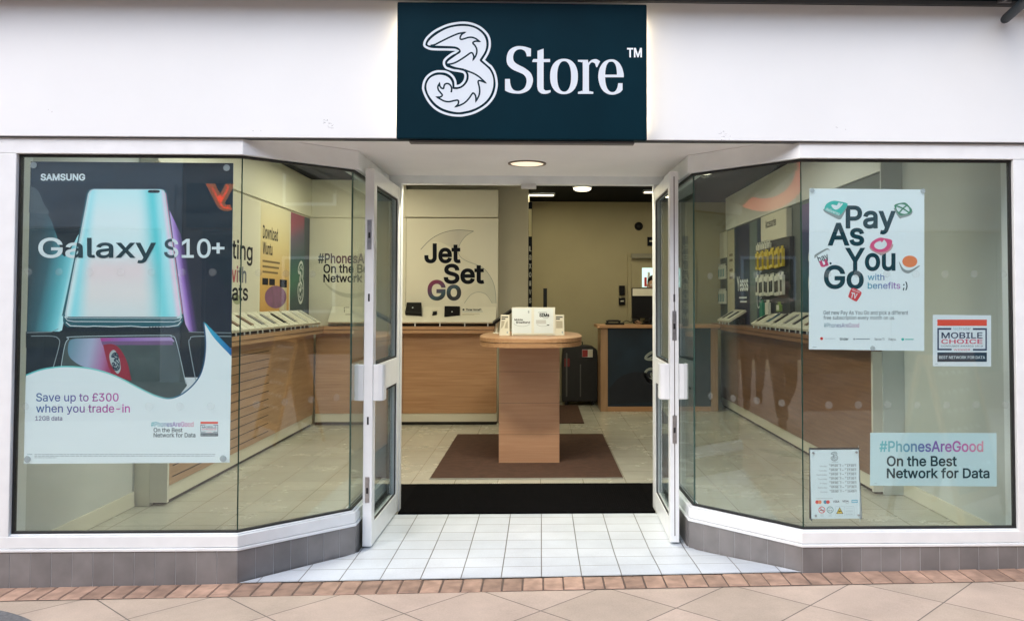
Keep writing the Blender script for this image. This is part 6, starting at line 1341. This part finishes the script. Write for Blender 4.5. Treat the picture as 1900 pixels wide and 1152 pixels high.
    if bag:
        p = M @ hands[1]; g = thing('shopping_bag', (p.x, p.y, p.z-0.45), bag, 'bag'); b = MB()
        b.add([(p.x+dx*(0.15 if z else 0.13), p.y+dy*(0.06 if z else 0.05), p.z-0.47+z*0.36) for z in (0, 1) for dx, dy in ((-1, -1), (1, -1), (1, 1), (-1, 1))], [(0, 1, 2, 3), (0, 1, 5, 4), (1, 2, 6, 5), (2, 3, 7, 6), (3, 0, 4, 7)], mat('orange_bag', (0.75, 0.26, 0.03), 0.5)); b.build('sack', g)
        for sy in (-0.055, 0.055): b = MB(); b.tube([(p.x-0.08, p.y+sy, p.z-0.115), (p.x-0.03, p.y+sy*0.3, p.z-0.01), (p.x+0.03, p.y+sy*0.3, p.z-0.01), (p.x+0.08, p.y+sy, p.z-0.115)], 0.006, MATS['orange_bag'], 6); b.build('handle', g)
    return t
DKC = mat('dark_brown_coat', (0.022, 0.016, 0.012), 0.8); BLT = mat('black_trousers', (0.010, 0.010, 0.012), 0.8); BRB = mat('brown_boots', (0.035, 0.018, 0.010), 0.5)
person((-4.25, -0.78, pave_z(-4.25)), R(-8), 'person in dark coat and brown boots walking with orange bag, mirrored in the right window', True, DKC, BLT, BRB, 'orange carrier bag in the hand of the walking person in the dark coat')
person((-6.2, -0.70, pave_z(-6.2)), R(4), 'person in a rust brown jacket and dark trousers walking behind the one with the bag', True, mat('rust_jacket', (0.10, 0.035, 0.015), 0.8), BLT, BRB)
q = at_y(1209, 524, 7.36)
person((q.x+0.03, 7.36, 0.0), R(-100), 'dark haired person in black standing behind the service desk', False, mat('black_shirt', (0.010, 0.010, 0.011), 0.8), BLT, BLACK)
# round red projecting sign further along the street on the left
RS = thing('projecting_sign', (-5.0, -0.7, 3.05), 'round red projecting sign with a pale crescent on the shop to the left', 'sign')
b = MB(); b.lathe((-5.03, -0.68, 3.08), (1, 0, 0), [(0, 0.55), (0.06, 0.55)], emit('lit_sign_red', (0.75, 0.06, 0.04), 0.8), 48); b.build('disc', RS)
s = Sheet(lambda x, y, l: (-4.9695+l*0.0008, x, y)); P = [(-0.68+0.40*math.cos(a*math.pi/20), 3.08+0.40*math.sin(a*math.pi/20)) for a in range(41)]; s.poly(P[20:41]+[(-0.68+0.30*math.cos(a*math.pi/20), 3.13+0.26*math.sin(a*math.pi/20)) for a in range(40, 19, -1)], PWHITE, 1); s.poly([(-0.68+0.2*math.cos(a*math.pi/12), 3.16+0.14*math.sin(a*math.pi/12)) for a in range(24)], PWHITE, 1); s.build('crescent_print', RS)
b = MB(); b.tube([(-5.0, -0.13, 3.45), (-5.0, -0.68, 3.45)], 0.02, DARKMETAL, 10); b.tube([(-5.0, -0.13, 2.75), (-5.0, -0.30, 2.75)], 0.02, DARKMETAL, 10); b.build('bracket', RS)
